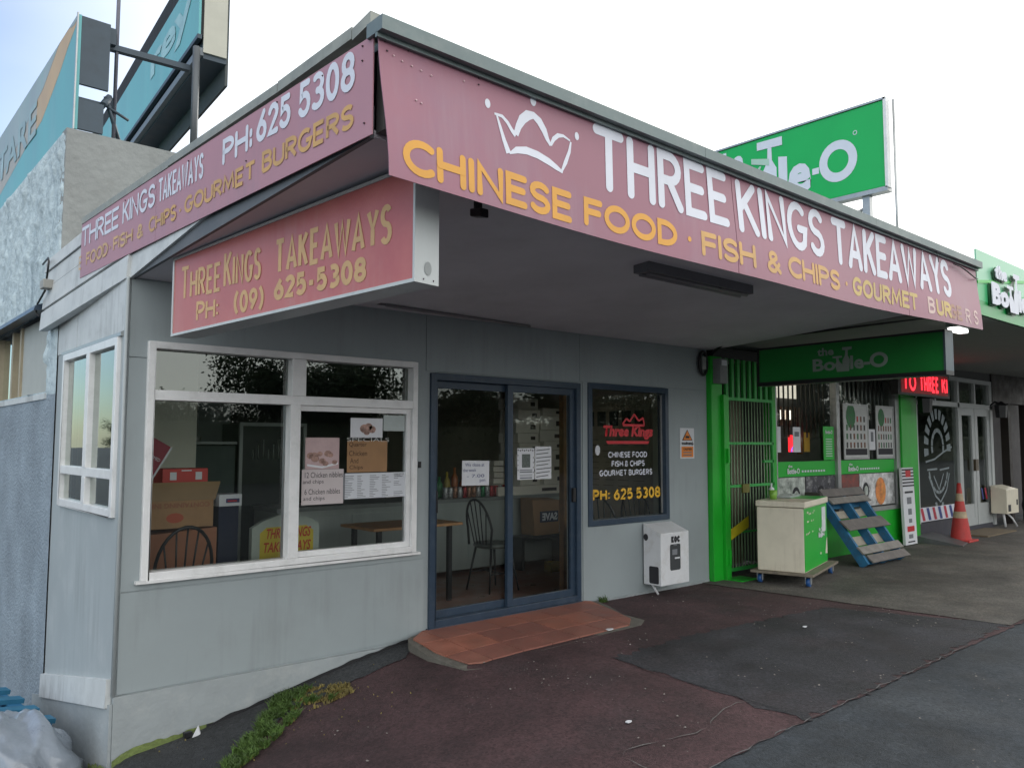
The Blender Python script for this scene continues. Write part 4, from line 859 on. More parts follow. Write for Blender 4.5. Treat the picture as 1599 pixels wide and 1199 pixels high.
gb(0, 1.97, 2.09, 2.13, .008, -.15, 'case_edge', blackM); gb(0, 1.97, 2.48, 2.50, .008, -.15, 'case_edge', blackM); gb(0, .02, 2.13, 2.48, .008, -.15, 'case_edge', blackM); gb(1.95, 1.97, 2.13, 2.48, .008, -.15, 'end_cap', bl)
logo(t, GP(.66, 2.185, .003), GU, .78, .27, mat('dull_logo', (.22, .28, .24), .5), bold=.03)
# roof sign
t = thing('roof_sign', 'large bright green roof billboard with white Bottle-O logo above the canopy', 'sign', (8, .1, 4.5))
RU = Vector((0, -1, 0)); RA = Vector((8, 1.6, 0)); RN = RU.cross(Z)
MB().box(8.0, 8.07, -1.25, 1.6, 4.52, 5.57).build('face_panel', greenS, t, bev=.01)
MB().box(7.985, 8.08, -1.285, -1.25, 4.50, 5.60).build('end_cap', white, t); MB().box(7.985, 8.12, -1.275, 1.62, 4.46, 4.515).build('case_edge', silver, t); MB().box(7.985, 8.12, -1.275, 1.62, 5.575, 5.60).build('case_edge', silver, t)
MB().tube([(8.10, -1.325, 3.05), (8.10, -1.325, 5.58)], .016, 8).build('pole', silver, t); MB().box(8.03, 8.11, -1.04, -.95, 3.05, 4.46).build('pole', silver, t); MB().tube([(8.1, -1.0, 4.35), (8.1, -.1, 4.05)], .022, 6).build('brace', silver, t); MB().tube([(8.12, -1.0, 4.3), (8.3, -1.15, 3.1)], .02, 6).build('brace', silver, t)
LWm = mat('white_sign_print', (.66, .70, .78), .4, var=.04)
D_ = lambda y, z: Vector((7.996, y, z))
def rt_(s, ya, yb, z, h, b=.05, lift=.002): btext('lettering', s, (7.998, 0, 0), RU, Z, -ya, -yb, z, h, LWm, t, bold=b, lift=lift)
rt_('the', 1.12, .66, 5.19, .33); rt_('Bo', 1.3, .72, 4.62, .5)
MB().poly([D_(.135, 4.62), D_(.01, 4.62), D_(.01, 5.22), D_(.135, 5.25)]).build('letter', LWm, t)
rt_('e', -.005, -.315, 4.68, .40, .045); MB().poly([D_(-.335, 4.88), D_(-.425, 4.88), D_(-.425, 4.96), D_(-.335, 4.96)]).build('letter', LWm, t)
q = MB(); V = []
for a in range(0, 361, 12):
    for r_ in (1, .56): V.append(D_(-.675-.245*r_*math.cos(R(a)), 4.975+.262*r_*math.sin(R(a))))
q.add(V, [(2*i, 2*i+2, 2*i+3, 2*i+1) for i in range(30)]); q.build('letter', LWm, t)
prof = [(4.55, .11), (5.05, .10), (5.17, .035), (5.34, .03), (5.36, .02)]
def bottle_poly(cy, tilt, z0, sc, mm):
    k_ = .004 if tilt else .002
    D3 = lambda y, z: Vector((7.996-k_, y, z)); D2 = lambda y, z: Vector((7.995-k_, y, z))
    P_ = [(cy+w_*sc+tilt*(z-4.55), z0+(z-4.55)*sc) for z, w_ in prof]+[(cy-w_*sc+tilt*(z-4.55), z0+(z-4.55)*sc) for z, w_ in prof[::-1]]
    MB().poly([D3(*p) for p in P_]).build('bottle_mark', mm, t)
    za = z0+(5.36-4.55)*sc; ca = cy+tilt*(5.36-4.55)
    MB().poly([D2(ca+.19*sc, za+.0+.06*bool(tilt)), D2(ca-.19*sc, za-.02), D2(ca-.19*sc, za+.10*sc), D2(ca+.19*sc, za+.11*sc+.06*bool(tilt))]).build('bottle_mark', mm, t)
bottle_poly(.26, 0, 4.62, .98, LWm); bottle_poly(.74, -.42, 4.62, .70, mat('soft_sign_print', (.42, .60, .50), .4, var=.04))
q = MB(); V = []
for a in range(0, 361, 30):
    for r_ in (1, .7): V.append(D_(-.90-.028*r_*math.cos(R(a)), 5.27+.028*r_*math.sin(R(a))))
q.add(V, [(2*i, 2*i+2, 2*i+3, 2*i+1) for i in range(12)]); q.build('lettering', LWm, t)
# pale green fascia sign with raised letters
t = thing('fascia_sign', 'pale green and white fascia sign with raised Bottle-O letters at the right edge', 'sign', (7.5, -2.8, 2.6))
gm = mat('pale_green_fascia', (.25, .55, .36), .35, var=.04, scale=2)
MB().box(6.475, 12.5, -2.69, -2.675, 2.95, 3.25).build('panel', gm, t); MB().box(6.475, 12.5, -2.69, -2.675, 2.78, 2.949).build('panel', mat('mid_green_fascia', (.06, .42, .16), .35, var=.05), t); MB().box(6.475, 12.5, -2.69, -2.675, 2.65, 2.779).build('panel', mat('deep_green_fascia', (.01, .27, .06), .35, var=.05), t)
MB().hexa([(6.475, -2.696, 2.93), (7.8, -2.696, 3.10), (7.8, -2.691, 3.10), (6.475, -2.691, 2.93)], [(6.475, -2.696, 2.96), (7.8, -2.696, 3.13), (7.8, -2.691, 3.13), (6.475, -2.691, 2.96)]).build('stripe', greenSt, t)
dk = mat('dark_green_edge', (.02, .10, .04), .5)
for (m_, lf, s_) in ((dk, .012, -.012), (letW, .035, 0)): logo(t, (6.74+s_, -2.69, 2.74+s_), X, 1.42, .44, m_, bold=.06, lift=lf, depth=.004)
# LED sign
t = thing('led_sign', 'red lit scrolling LED sign hanging below the green light box', 'sign', (11.1, -.4, 2.2))
MB().box(10.22, 12.1, -.38, -.28, 2.18, 2.56).build('case', blackM, t)
led = mat('red_led', (1, .03, .05), .5, var=0, emit=1.1)
MB().box(10.32, 12.03, -.3835, -.381, 2.215, 2.52).build('screen', mat('led_backing', (.16, .008, .01), .5, var=0, emit=.3), t)
for s_, a, b in (('TO', 10.36, 10.82), ('THREE', 10.95, 11.66), ('KI', 11.78, 12.0)):
    lettering('lettering', s_, (0, -.384, 0), X, Z, a, b, 2.245, 2.495, .045, led, t, caps='butt', gap=.12)
t = thing('soffit_light', 'lit white bulkhead light under the far end of the canopy', 'light', (7.0, -2.4, 2.55))
MB().box(6.82, 7.12, -2.40, -2.28, 2.60, 2.66).build('base', silver, t); MB().box(6.83, 7.11, -2.39, -2.29, 2.56, 2.60).build('diffuser', mat('lamp_glow', (1, .98, .95), .5, var=0, emit=1.5), t, bev=.015)

# ================================================================= BARBER SHOP
bb = thing('barber_shop', 'barber shop front with white timber doors and striped window band', 'shop', (11.62, 0, 0))
wt2 = mat('white_timber', (.42, .44, .44), .5, var=.07)
MB().box(11.62, 15.0, -.01, .1, -.1, .22).build('base_wall', mat('dark_base', (.05, .05, .065), .7, var=.2), bb)
MB().box(11.62, 15.05, -.02, .12, 2.62, 2.95).build('header', darkR, bb)
MB().box(11.62, 15.05, -.04, .06, 2.55, 2.62).box(11.62, 15.05, -.04, .06, 2.10, 2.18).box(11.64, 11.70, -.04, .06, .22, 2.55).box(13.38, 13.46, -.04, .06, .1, 2.55).box(14.93, 15.05, -.04, .06, .0, 2.55).box(12.42, 12.47, -.035, .05, 2.18, 2.55).box(14.18, 14.24, -.035, .05, 2.18, 2.55).build('timber_frame', wt2, bb)
for a, b in ((13.46, 14.18), (14.20, 14.93)):
    q = MB(); frame(q, a, b, .05, 2.10, .13, -.02, .04); q.box(a+.13, b-.13, -.015, .035, .18, .42); d_ = q.build('door_leaf', wt2, bb)
    MB().poly([(a+.13, .01, .42), (b-.13, .01, .42), (b-.13, .01, 1.97), (a+.13, .01, 1.97)]).build('pane', G4, d_)
MB().box(14.06, 14.20, -.06, -.02, 1.0, 1.2).build('door_handle', mat('bronze', (.12, .09, .06), .4, metal=.6), bb)
pn = MB().poly([(11.70, .0, .22), (13.38, .0, .22), (13.38, .0, 2.10), (11.70, .0, 2.10)]).build('pane', G4, bb)
for a, b in ((11.70, 12.42), (12.47, 13.38), (13.46, 14.18), (14.24, 14.93)): MB().poly([(a, .01, 2.18), (b, .01, 2.18), (b, .01, 2.55), (a, .01, 2.55)]).build('pane', G4, bb)
MB().box(14.96, 15.04, .12, 2.5, 0, 2.6).box(11.6, 15, 2.4, 2.5, 0, 2.9).box(11.6, 11.62, .1, 2.4, 0, 2.9).build('inner_wall', darkR, bb); MB().box(11.6, 15, .1, 2.5, -.06, .02).build('floor_slab', darkR, bb); MB().box(11.6, 15, .1, 2.5, 2.6, 2.66).build('ceiling', darkR, bb)
# striped band
MB().poly([(11.74, -.004, .235), (13.36, -.004, .235), (13.36, -.004, .46), (11.74, -.004, .46)]).build('stripe_band', letW, pn)
rB, bB = mat('stripe_red', (.45, .03, .06), .5), mat('stripe_blue', (.03, .05, .22), .5)
for i in range(7):
    x = 11.80+i*.23; MB().poly([(x+.06, -.007, .25), (x+.16, -.007, .25), (x+.07, -.007, .45), (x-.03, -.007, .45)]).build('stripe', (rB, bB)[i % 2], pn)
for i in range(2):
    x = 14.40+i*.17; MB().poly([(x+.05, -.02, .48), (x+.12, -.02, .48), (x+.05, -.02, .68), (x-.02, -.02, .68)]).build('stripe', (bB, rB)[i], bb)
# etched emblem: arched ring of letters, brush strokes and a comb-like shape
em = mat('frosted_emblem', (.22, .26, .27), .8, var=.1); cx, cz = 12.55, 1.25
def ringseg(rx, rz, w, a0, a1, n, gapn, par, cz_=cz):
    q = MB()
    for i in range(n):
        a = a0+(a1-a0)*i/n; b = a+(a1-a0)/n*gapn
        q.poly([(cx+rx*math.cos(R(a)), -.003, cz_+rz*math.sin(R(a))), (cx+rx*math.cos(R(b)), -.003, cz_+rz*math.sin(R(b))), (cx+(rx+w)*math.cos(R(b)), -.003, cz_+(rz+w)*math.sin(R(b))), (cx+(rx+w)*math.cos(R(a)), -.003, cz_+(rz+w)*math.sin(R(a)))])
    q.build('emblem', em, par)
ringseg(.38, .50, .17, 190, -10, 11, .62, pn, 1.38); ringseg(.20, .24, .07, 200, -20, 9, .9, pn, 1.42); ringseg(.38, .50, .05, 200, 340, 8, .85, pn, 1.2)
def stroke(pts, w):
    q = MB()
    for i in range(len(pts)-1):
        a, b = Vector((pts[i][0], -.0035-.0003*i, pts[i][1])), Vector((pts[i+1][0], -.0035-.0003*i, pts[i+1][1])); n = Vector((-(b-a).z, 0, (b-a).x)).normalized()*w/2
        q.poly([a-n, b-n, b+n, a+n])
    q.build('emblem', em, pn)
stroke([(12.05, 1.18), (12.4, 1.22), (12.8, 1.34), (13.15, 1.42)], .03); stroke([(12.1, 1.05), (12.5, 1.06)], .03); stroke([(12.6, 1.04), (13.0, 1.07)], .03)
stroke([(12.15, .95), (12.4, .62), (12.6, .52), (12.85, .70), (13.0, .98)], .035); stroke([(12.35, .95), (12.55, .72), (12.75, .98)], .03)
ringseg(.10, .10, .08, 180, 360, 4, .9, pn, .52)
# far dark shop
fd = thing('dark_shop', 'dark brown shop entrance at the far right beyond the barber', 'shop', (15.05, 0, 0))
bk = mat('dark_brown_wall', (.022, .016, .014), .6, var=.2)
MB().box(15.05, 19, .6, .7, -.1, 2.95).build('recess_wall', mat('dim_wall', (.05, .045, .048), .7, var=.15), fd); MB().box(15.05, 19, -.05, .1, 2.25, 2.95).build('header', bk, fd)
for x in (15.9, 17.0, 18.2): MB().box(x, x+.16, -.04, .1, -.1, 2.25).build('post', bk, fd)
MB().box(15.25, 15.55, .5, .59, 1.1, 1.7).build('yellow_picture', mat('yellow_green_print', (.35, .33, .06), .6, var=.3), fd); MB().box(15.3, 15.45, .5, .59, .7, .9).build('notice', paper, fd)
t = thing('planter_barrel', 'dark barrel planter in front of the far right shop', 'planter', (17.0, -.3, 0)); MB().lathe((17.0, -.25, -.05), [(0, 0), (.30, 0), (.36, .3), (.30, .62), (.26, .62), (0, .55)], 16).build('barrel', mat('blue_black_barrel', (.02, .03, .05), .5), t)
for i, x in enumerate((11.55, 14.95)):
    t = thing('wall_lantern', ('black and glass wall lantern left of the barber window', 'black wall lantern right of the white barber doors')[i], 'lantern', (x, -.2, 2.0))
    MB().tube([(x, 0, 2.15), (x, -.12, 2.25), (x, -.22, 2.2)], .015, 6).build('bracket', blackM, t)
    MB().lathe((x, -.22, 1.95), [(.09, 0), (.11, .22), (.13, .22), (.02, .30)], 6, False).build('cage', blackM, t); MB().lathe((x, -.22, 1.98), [(.06, 0), (.08, .18)], 6).build('glass', mat('lantern_glass', (.45, .47, .5), .2), t)
meter('cream meter box with two square holes outside the far barber door', 14.72, -.32, .22, .62, .26, .50, True)
t = thing('standing_sign', 'narrow white standing sign with black stripes leaning on the green pier', 'sign', (11.0, -.15, 0))
MB().hexa([(10.83, -.16, -.03), (11.24, -.16, -.03), (11.24, -.12, -.03), (10.83, -.12, -.03)], [(10.83, -.13, 1.11), (11.24, -.13, 1.11), (11.24, -.09, 1.11), (10.83, -.09, 1.11)]).build('board', paper, t)
SU = Vector((0, .03, 1.14)).normalized()
def sq(name, m_, a, b, c, d, l=.003):
    o = Vector((10.83, -.16, -.03)); n = X.cross(SU)
    MB().poly([o+X*a+SU*c+n*l, o+X*b+SU*c+n*l, o+X*b+SU*d+n*l, o+X*a+SU*d+n*l]).build(name, m_, t)
for k_ in range(6): sq('stripe', ink, .0, .41, .86+k_*.048, .882+k_*.048)
sq('red_badge', redM, .12, .30, 1.0, 1.10, .005); sq('roundel', inkG, .12, .28, .60, .70); sq('roundel', inkG, .14, .27, .44, .53); sq('roundel', inkG, .15, .26, .32, .38); sq('small_print', ink, .06, .35, .76, .79); sq('red_picture', redM, .08, .33, .19, .27); sq('face_picture', inkG, .12, .27, .09, .15); sq('small_print', ink, .08, .33, .03, .05)
# ================================================================= STREET THINGS
# freezer on a dolly (turned about 15 degrees)
FA = math.atan2(.29, 1.07); FT = Matrix.Translation((6.58, -.88, 0))@Matrix.Rotation(FA, 4, 'Z')
g0 = gz(7, -.7)+.006
t = thing('dolly', 'flat wooden dolly with blue castors carrying the cream and green freezer', 'dolly', (7.0, -.6, g0))
MB(FT).box(-.07, 1.16, -.10, .56, g0+.115, g0+.14).build('deck', mat('worn_plywood', (.20, .17, .13), .8, var=.3, scale=12), t)
blueC = mat('blue_castor', (.02, .09, .28), .4, var=.1)
for (x, y) in ((.02, -.03), (1.08, -.03), (.02, .48), (1.08, .48)):
    w_ = MB(FT).tube([(x, y-.02, g0+.047), (x, y+.02, g0+.047)], .045, 14).build('wheel', blueC, t); MB(FT).box(x-.02, x+.02, y-.032, y-.024, g0+.03, g0+.115).box(x-.02, x+.02, y+.024, y+.032, g0+.03, g0+.115).build('castor_fork', silver, w_)
t = thing('chest_freezer', 'old cream chest freezer with bright green front standing on a dolly', 'freezer', (7.0, -.6, g0+.14))
zb = g0+.14
MB(FT).box(0, 1.07, 0, .50, zb, .775).build('body', creamM, t, bev=.008)
MB(FT).box(.004, 1.066, -.004, 0, zb+.01, .772).build('green_front', greenSt, t)
MB(FT).box(-.01, 1.08, -.02, .51, .782, .845).build('lid', creamM, t, bev=.008); MB(FT).box(.55, 1.07, -.01, .505, .846, .850).build('green_lid_film', greenSt, t)
logo(t, FT@Vector((.62, -.006, .40)), FT.to_3x3()@X, .30, .13, paper, bold=.05)
q = MB(FT); rnd = random.Random(4)
for i in range(18):
    x = .06+rnd.random()*.4; z = rnd.choice((.72, .70, .62, .50, .49)); q.poly([(x, -.0052, z), (x+.03, -.0052, z-.008), (x+.04, -.0052, z+.012), (x+.01, -.0052, z+.016)])
q.poly([(.95, -.0052, .2), (1.06, -.0052, .19), (1.06, -.0052, .38), (1.02, -.0052, .36)]); q.poly([(.7, -.0052, .22), (.75, -.0052, .21), (.76, -.0052, .235), (.71, -.0052, .245)]); q.build('torn_sticker', creamM, t)
t2 = thing('paper_notice', 'white sheet taped to the green freezer front', 'notice', FT@Vector((.9, -.01, .5))); MB(FT).box(.80, .98, -.009, -.0055, .46, .74).build('sheet', paper, t2)
t = thing('green_cup', 'small green cup standing on the freezer lid', 'cup', FT@Vector((.12, .3, .85))); MB(FT).lathe((.30, .40, .845), [(0, 0), (.04, 0), (.045, .10), (.036, .10), (.03, .01)], 12).build('cup', mat('lime_plastic', (.20, .40, .06), .4), t)
t = thing('spray_bottle', 'small white pump bottle on the freezer behind the green cup', 'bottle', FT@Vector((.15, .45, .85))); MB(FT).lathe((.42, .45, .845), [(0, 0), (.03, 0), (.03, .11), (.01, .13), (.01, .17), (0, .17)], 10).build('bottle', paper, t)
t = thing('clear_tray', 'clear shallow tray lying on the freezer lid', 'tray', FT@Vector((.6, .3, .85))); MB(FT).box(.50, .95, .26, .46, .851, .875).build('tray', mat('clear_plastic', (.40, .43, .43), .15), t)
# timber offcut box between freezer and pallet
t = thing('cream_case', 'tall narrow cream case standing between freezer and pallet rack', 'case', (7.95, -.15, 0)); MB().box(7.86, 8.08, -.30, -.08, -.04, .60).build('case', creamM, t, bev=.005)
# leaning pallet rack
t = thing('pallet_rack', 'leaning blue pallet with grey weathered shelf boards below the shop window', 'pallet', (9.0, -.4, 0))
blueP = mat('blue_pallet_paint', (.02, .14, .28), .65, var=.25, scale=9, dirt=(.06, .08, .09), dscale=8, damt=.6)
greyW = mat('weathered_board', (.17, .155, .145), .85, var=.3, scale=8, bump=.3, bscale=40); greyW2 = mat('pale_weathered_board', (.25, .235, .215), .85, var=.3, scale=8, bump=.3, bscale=40); paleW = mat('pale_board', (.40, .36, .29), .8, var=.2)
gp = -.045; L_ = 1.02; dz = .85; dy = .60
def LPt(x, s, o=0):   # along the lean: s=0 bottom .. 1 top, o outwards
    return Vector((x, -.70+dy*s-.82*o, gp+dz*s+.57*o+.015))
for x in (8.33, 8.86, 9.36):
    a = [LPt(x, 0, -.05), LPt(x+.05, 0, -.05), LPt(x+.05, 0, .06), LPt(x, 0, .06)]; b = [LPt(x, 1, -.05), LPt(x+.05, 1, -.05), LPt(x+.05, 1, .06), LPt(x, 1, .06)]
    MB().hexa(a, b).build('stringer', blueP, t)
def slat(s0, s1, m_, o0=.06, o1=.08, tilt=0, x0=8.31, x1=9.45):
    MB().hexa([LPt(x0, s0, o0+tilt), LPt(x1, s0, o0+tilt), LPt(x1, s1, o0), LPt(x0, s1, o0)], [LPt(x0, s0, o1+tilt), LPt(x1, s0, o1+tilt), LPt(x1, s1, o1), LPt(x0, s1, o1)]).build('board', m_, t)
slat(-.01, .10, greyW, tilt=.03, x0=8.39); slat(.115, .22, greyW2, tilt=.02); slat(.42, .58, greyW, tilt=.045); slat(.80, .895, greyW2, tilt=.02, x0=8.38); slat(.91, 1.02, greyW)
slat(.28, .40, paleW, -.075, -.055, x0=8.38, x1=9.38); slat(.66, .76, paleW, -.075, -.055, x0=8.38, x1=9.38); slat(.80, .92, blueP, -.075, -.055, x0=8.38, x1=9.38); slat(.02, .12, blueP, -.075, -.055, x0=8.38, x1=9.38)
t = thing('torn_post', 'dark timber strip leaning between the cream case and the blue pallet', 'timber', (8.15, -.1, 0)); MB().box(8.13, 8.20, -.25, -.05, -.04, .85).build('timber', mat('dark_timber', (.06, .055, .045), .8, var=.3), t)
# cone
t = thing('traffic_cone', 'orange red traffic cone with two worn pale bands outside the barber', 'cone', (12.4, -.45, -.04))
cr_ = mat('cone_red', (.48, .045, .04), .6, var=.2, scale=8); cw = mat('cone_band', (.46, .36, .24), .7, var=.3, scale=9); zc = -.045
MB().box(12.00, 12.40, -.62, -.24, zc, zc+.03).build('base', cr_, t, bev=.008)
MB().lathe((12.2, -.43, zc), [(.15, .03), (.125, .22), (.105, .36)], 18).build('cone_body', cr_, t); MB().lathe((12.2, -.43, zc), [(.088, .46), (.062, .62)], 18).build('cone_body', cr_, t); MB().lathe((12.2, -.43, zc), [(.045, .74), (.028, .90), (0, .90)], 18).build('cone_body', cr_, t)
MB().lathe((12.2, -.43, zc), [(.106, .36), (.089, .46)], 18).build('band', cw, t); MB().lathe((12.2, -.43, zc), [(.063, .62), (.046, .74)], 18).build('band', cw, t)
t = thing('metal_ramp', 'grey metal ramp plate on the ground beside the standing sign', 'ramp', (11.9, -.4, 0)); MB().hexa([(11.45, -.72, -.048), (12.2, -.55, -.048), (12.2, -.02, -.048), (11.45, -.02, -.048)], [(11.45, -.72, -.035), (12.2, -.55, -.035), (12.2, -.02, .06), (11.45, -.02, .06)]).build('plate', mat('dull_plate', (.14, .145, .15), .5, metal=.3, var=.2), t)
t = thing('door_mat', 'brown mat in front of the white barber doors', 'mat', (13.8, -.3, 0)); MB().box(13.0, 14.4, -.55, -.05, -.04, -.018).build('mat', mat('brown_mat', (.17, .13, .085), .9, var=.2), t)

# left: pallet and wrapped bundle by the side wall
t = thing('blue_pallet', 'blue pallet', 'pallet', (-.5, 1.2, -.5), 'stacked blue pallets by the side wall')
PT = Matrix.Translation((-.16, .72, -.335))@Matrix.Rotation(R(97), 4, 'Z')@Matrix.Rotation(R(9), 4, 'X')
for y in (0, .45, .9): MB(PT).box(.0, 1.2, y, y+.09, -.12, -.03).build('stringer', blueP, t)
blueB = mat('bright_blue_board', (.02, .14, .24), .6, var=.2)
for k_ in range(4): MB(PT).box(k_*.30, k_*.30+.11, -.02, 1.0, -.03, .0).build('board', blueB, t)
for k_ in range(3): MB(PT).box(k_*.5, k_*.5+.1, -.02, 1.0, -.15, -.12).build('board', mat('brown_board', (.10, .055, .04), .8, var=.2), t)
for k_, w_ in ((1, 'second from the top'), (2, 'third from the top'), (3, 'lowest')):
    copy_tree(t, None, Vector(t.location)-Vector((.02*math.sin(k_*2), .02*k_, .165*k_)), None, 'blue painted pallet %s in the stack by the side wall' % w_)
t['label'] = 'topmost blue painted pallet of the stack by the side wall behind the plastic bag'
t = thing('plastic_bag', 'big crumpled pale grey plastic bag in the lower left corner', 'bag', (-.30, .35, -.7))
bm = bmesh.new(); bmesh.ops.create_icosphere(bm, subdivisions=6, radius=1); rnd = random.Random(21)
def ridge(q, e): return (1-min(1, abs(noise.noise(q))*1.6))**e
for v in bm.verts:
    p = v.co.copy(); w_ = Vector((noise.noise(p*1.6), noise.noise(p*1.6+Vector((9, 0, 0))), noise.noise(p*1.6+Vector((0, 9, 0)))))*.5; q_ = p+w_
    f = 1+.16*noise.noise(p*1.3)-.10
    f += .085*ridge(Vector((q_.x*1.2+q_.y*.8, q_.y*1.0, q_.z*2.6)), 2)+.045*ridge(Vector((q_.x*3.0, q_.y*1.5-q_.z*2, q_.z*1.6+4)), 3)+.018*ridge(Vector((q_.x*5+q_.z*3, q_.y*5.5, q_.z*3+8)), 3)+.007*ridge(q_*13, 2)
    v.co = Vector((p.x*.50*f, p.y*.72*f, p.z*.56*f))
me = bpy.data.meshes.new('bag'); bm.to_mesh(me); bm.free()
for p in me.polygons: p.use_smooth = True
bagM = mat('crumpled_plastic', (.225, .255, .295), .30, var=.22, scale=3, coat=.6, bump=.25, bscale=24); me.materials.append(bagM)
me.transform(Matrix.Translation((-.47, .48, -.74))); link_mesh('bag_body', me, t)
# weeds, grass, moss, grit
grassM = mat('grass_blade', (.062, .115, .020), .7, var=.4, scale=12); grassY = mat('dry_grass', (.19, .15, .045), .8, var=.35, scale=12)
def blades(name, pts_fn, n, m_, h0, h1, seed, **kw):
    rnd = random.Random(seed); q = MB()
    for i in range(n):
        x, y = pts_fn(rnd)
        z = gz(x, y)+.004; h = h0+(h1-h0)*rnd.random(); a = rnd.random()*6.28; w = .0025+.0025*rnd.random(); dx, dy_ = math.cos(a), math.sin(a); ln = h*(.3+.8*rnd.random()); b = rnd.random()*6.28
        p0 = Vector((x, y, z)); m1 = p0+Vector((math.cos(b)*ln*.35, math.sin(b)*ln*.35, h*.65)); tp = p0+Vector((math.cos(b)*ln, math.sin(b)*ln, h)); s_ = Vector((dx, dy_, 0))*w
        q.add([p0-s_, p0+s_, m1+s_*.8, m1-s_*.8, tp], [(0, 1, 2, 3), (3, 2, 4)])
    return q.build(name, m_, **kw)
line = [(.18, -1.02), (.50, -.68), (.78, -.42), (1.02, -.20), (1.2, -.2), (1.38, -.42)]
def along(lo, hi, wd, skew=0):
    def f(r_):
        t_ = (lo+(hi-lo)*r_.random())*(len(line)-1); i = min(int(t_), len(line)-2); u_ = t_-i
        x = line[i][0]+(line[i+1][0]-line[i][0])*u_; y = line[i][1]+(line[i+1][1]-line[i][1])*u_
        tap = .35+.65*math.sin(math.pi*min(1, max(0, (t_/(len(line)-1)))))**.7
        g_ = r_.gauss(0, 1)
        cl = .5+.8*noise.noise((x*7, y*7, 3))
        return x+g_*wd*tap*.6*cl+skew, y+g_*wd*tap*.8+.03*noise.noise((x*9, y*9, 1))-skew*.8
    return f
GP_ = [(.20, -.96), (.34, -.80), (.50, -.62), (.72, -.40), (.90, -.20), (1.02, -.06), (1.16, -.12), (1.30, -.20), (1.42, -.34), (1.36, -.50), (1.16, -.50), (1.0, -.46), (.86, -.58), (.66, -.72), (.46, -.84), (.30, -1.0)]
def inpoly(thr, f_, grow=0):
    def g_(r_):
        for _ in range(400):
            x, y = r_.uniform(.15, 1.5), r_.uniform(-1.05, 0)
            if inside(x, y, GP_) and noise.noise((x*11, y*11, 3))+.5*noise.noise((x*27, y*27, 7))+f_(x, y) > thr: return x, y
        return .7, -.5
    return g_
blades('grass', inpoly(-.12, lambda x, y: -.9*max(0, x-1.12)-1.2*max(0, -(y-1.25*x+1.42))), 9000, grassM, .010, .055, 1, kind='stuff')
blades('grass', inpoly(.02, lambda x, y: 1.1*max(0, x-1.0)-.05), 3000, grassY, .006, .028, 2, kind='stuff')
blades('grass', lambda r_: (.2+1.5*r_.random(), -1.05+1.0*r_.random()), 70, grassY, .004, .012, 6, kind='stuff')
blades('weeds', lambda r_: (4.33+r_.gauss(0, .025), -.04+r_.gauss(0, .015)), 70, grassM, .02, .07, 3, kind='stuff')
blades('weeds', lambda r_: (.1+1.9*r_.random(), -.012-.01*r_.random()), 120, grassM, .01, .03, 4, kind='stuff')
# moss at the foot of the wall
mossM = mat('moss', (.17, .22, .07), .95, var=.3, scale=30, bump=.5, bscale=90)
q = MB(); n = 40
V = []
for i in range(n+1):
    x = -.0+.62*i/n; top = .060*(1-(i/n))**.6*(.7+.6*noise.noise((x*14, 2, 1)))+.004
    V += [(x, -.033, gz(x, 0)-.03), (x, -.034, gz(x, 0)+.012+top)]
q.add(V, [(2*i, 2*i+2, 2*i+3, 2*i+1) for i in range(n)]); 
V = []
for i in range(21):
    y = .0+.35*i/20; V += [(-.034, y, -.9), (-.034, y, gz(0, 0)+.03+.03*noise.noise((y*20, 1, 1))-.25*y)]
q.add(V, [(2*i+1, 2*i+3, 2*i+2, 2*i) for i in range(20)]); q.build('moss', mossM, kind='stuff')
q = MB()
for i in range(60):
    a, b = .56+1.56*i/60, .56+1.56*(i+1)/60
    za, zb_ = gz(a, 0)+.012+.012*noise.noise((a*9, 0, 4)), gz(b, 0)+.012+.012*noise.noise((b*9, 0, 4))
    q.add([(a, -.035, za-.06), (b, -.035, zb_-.06), (b, -.035, zb_+.016), (a, -.035, za+.016)], [(0, 1, 2, 3)])
q.build('wall_foot_gap', dirtM, kind='structure')
# grit and litter
rnd = random.Random(11); q = MB()
for i in range(3000):
    x = -.2+7.5*rnd.random(); y = -5+4.9*rnd.random()
    if noise.noise((x*1.1, y*1.1, 2))+.6*noise.noise((x*4, y*4, 5)) < .18: continue
    r_ = 0; r_ = .003+.006*rnd.random()**3; c_ = Vector((x, y, gz(x, y)+.010)); a = rnd.random()*6
    q.add([c_+Vector((r_*math.cos(a+k_*1.6), r_*math.sin(a+k_*1.6), 0)) for k_ in range(4)]+[c_+Vector((0, 0, r_*.7))], [(0, 1, 4), (1, 2, 4), (2, 3, 4), (3, 0, 4)])
q.build('grit', mat('pale_grit', (.22, .20, .18), .9, var=.5, scale=3), kind='stuff')
for (x, y, r_, lb) in ((3.50, -.86, .035, 'flattened white paper scrap at the edge of the tiled ramp'), (4.79, -1.85, .022, 'small white paper scrap on the red asphalt by the grey patch'), (2.01, -2.33, .02, 'tiny white scrap on the red asphalt near the front crack')):
    t = thing('paper_scrap', lb, 'litter', (x, y, gz(x, y)+.01)); MB().prism([(x+r_*math.cos(k_*.8)*(1+.3*math.sin(k_*3)), y+.6*r_*math.sin(k_*.8), gz(x, y)+.011) for k_ in range(8)], (0, 0, .006)).build('scrap', paper, t)
t = thing('broken_bracket', 'broken white and black bracket lying at the foot of the grey wall', 'litter', (.47, -.10, -.4)); zz = gz(.47, -.1)+.008; MB().prism([(.44, -.12, zz), (.50, -.10, zz), (.49, -.08, zz+.05)], (.01, .02, 0)).build('piece', paper, t); MB().box(.40, .45, -.10, -.07, zz, zz+.03).build('piece', blackM, t)

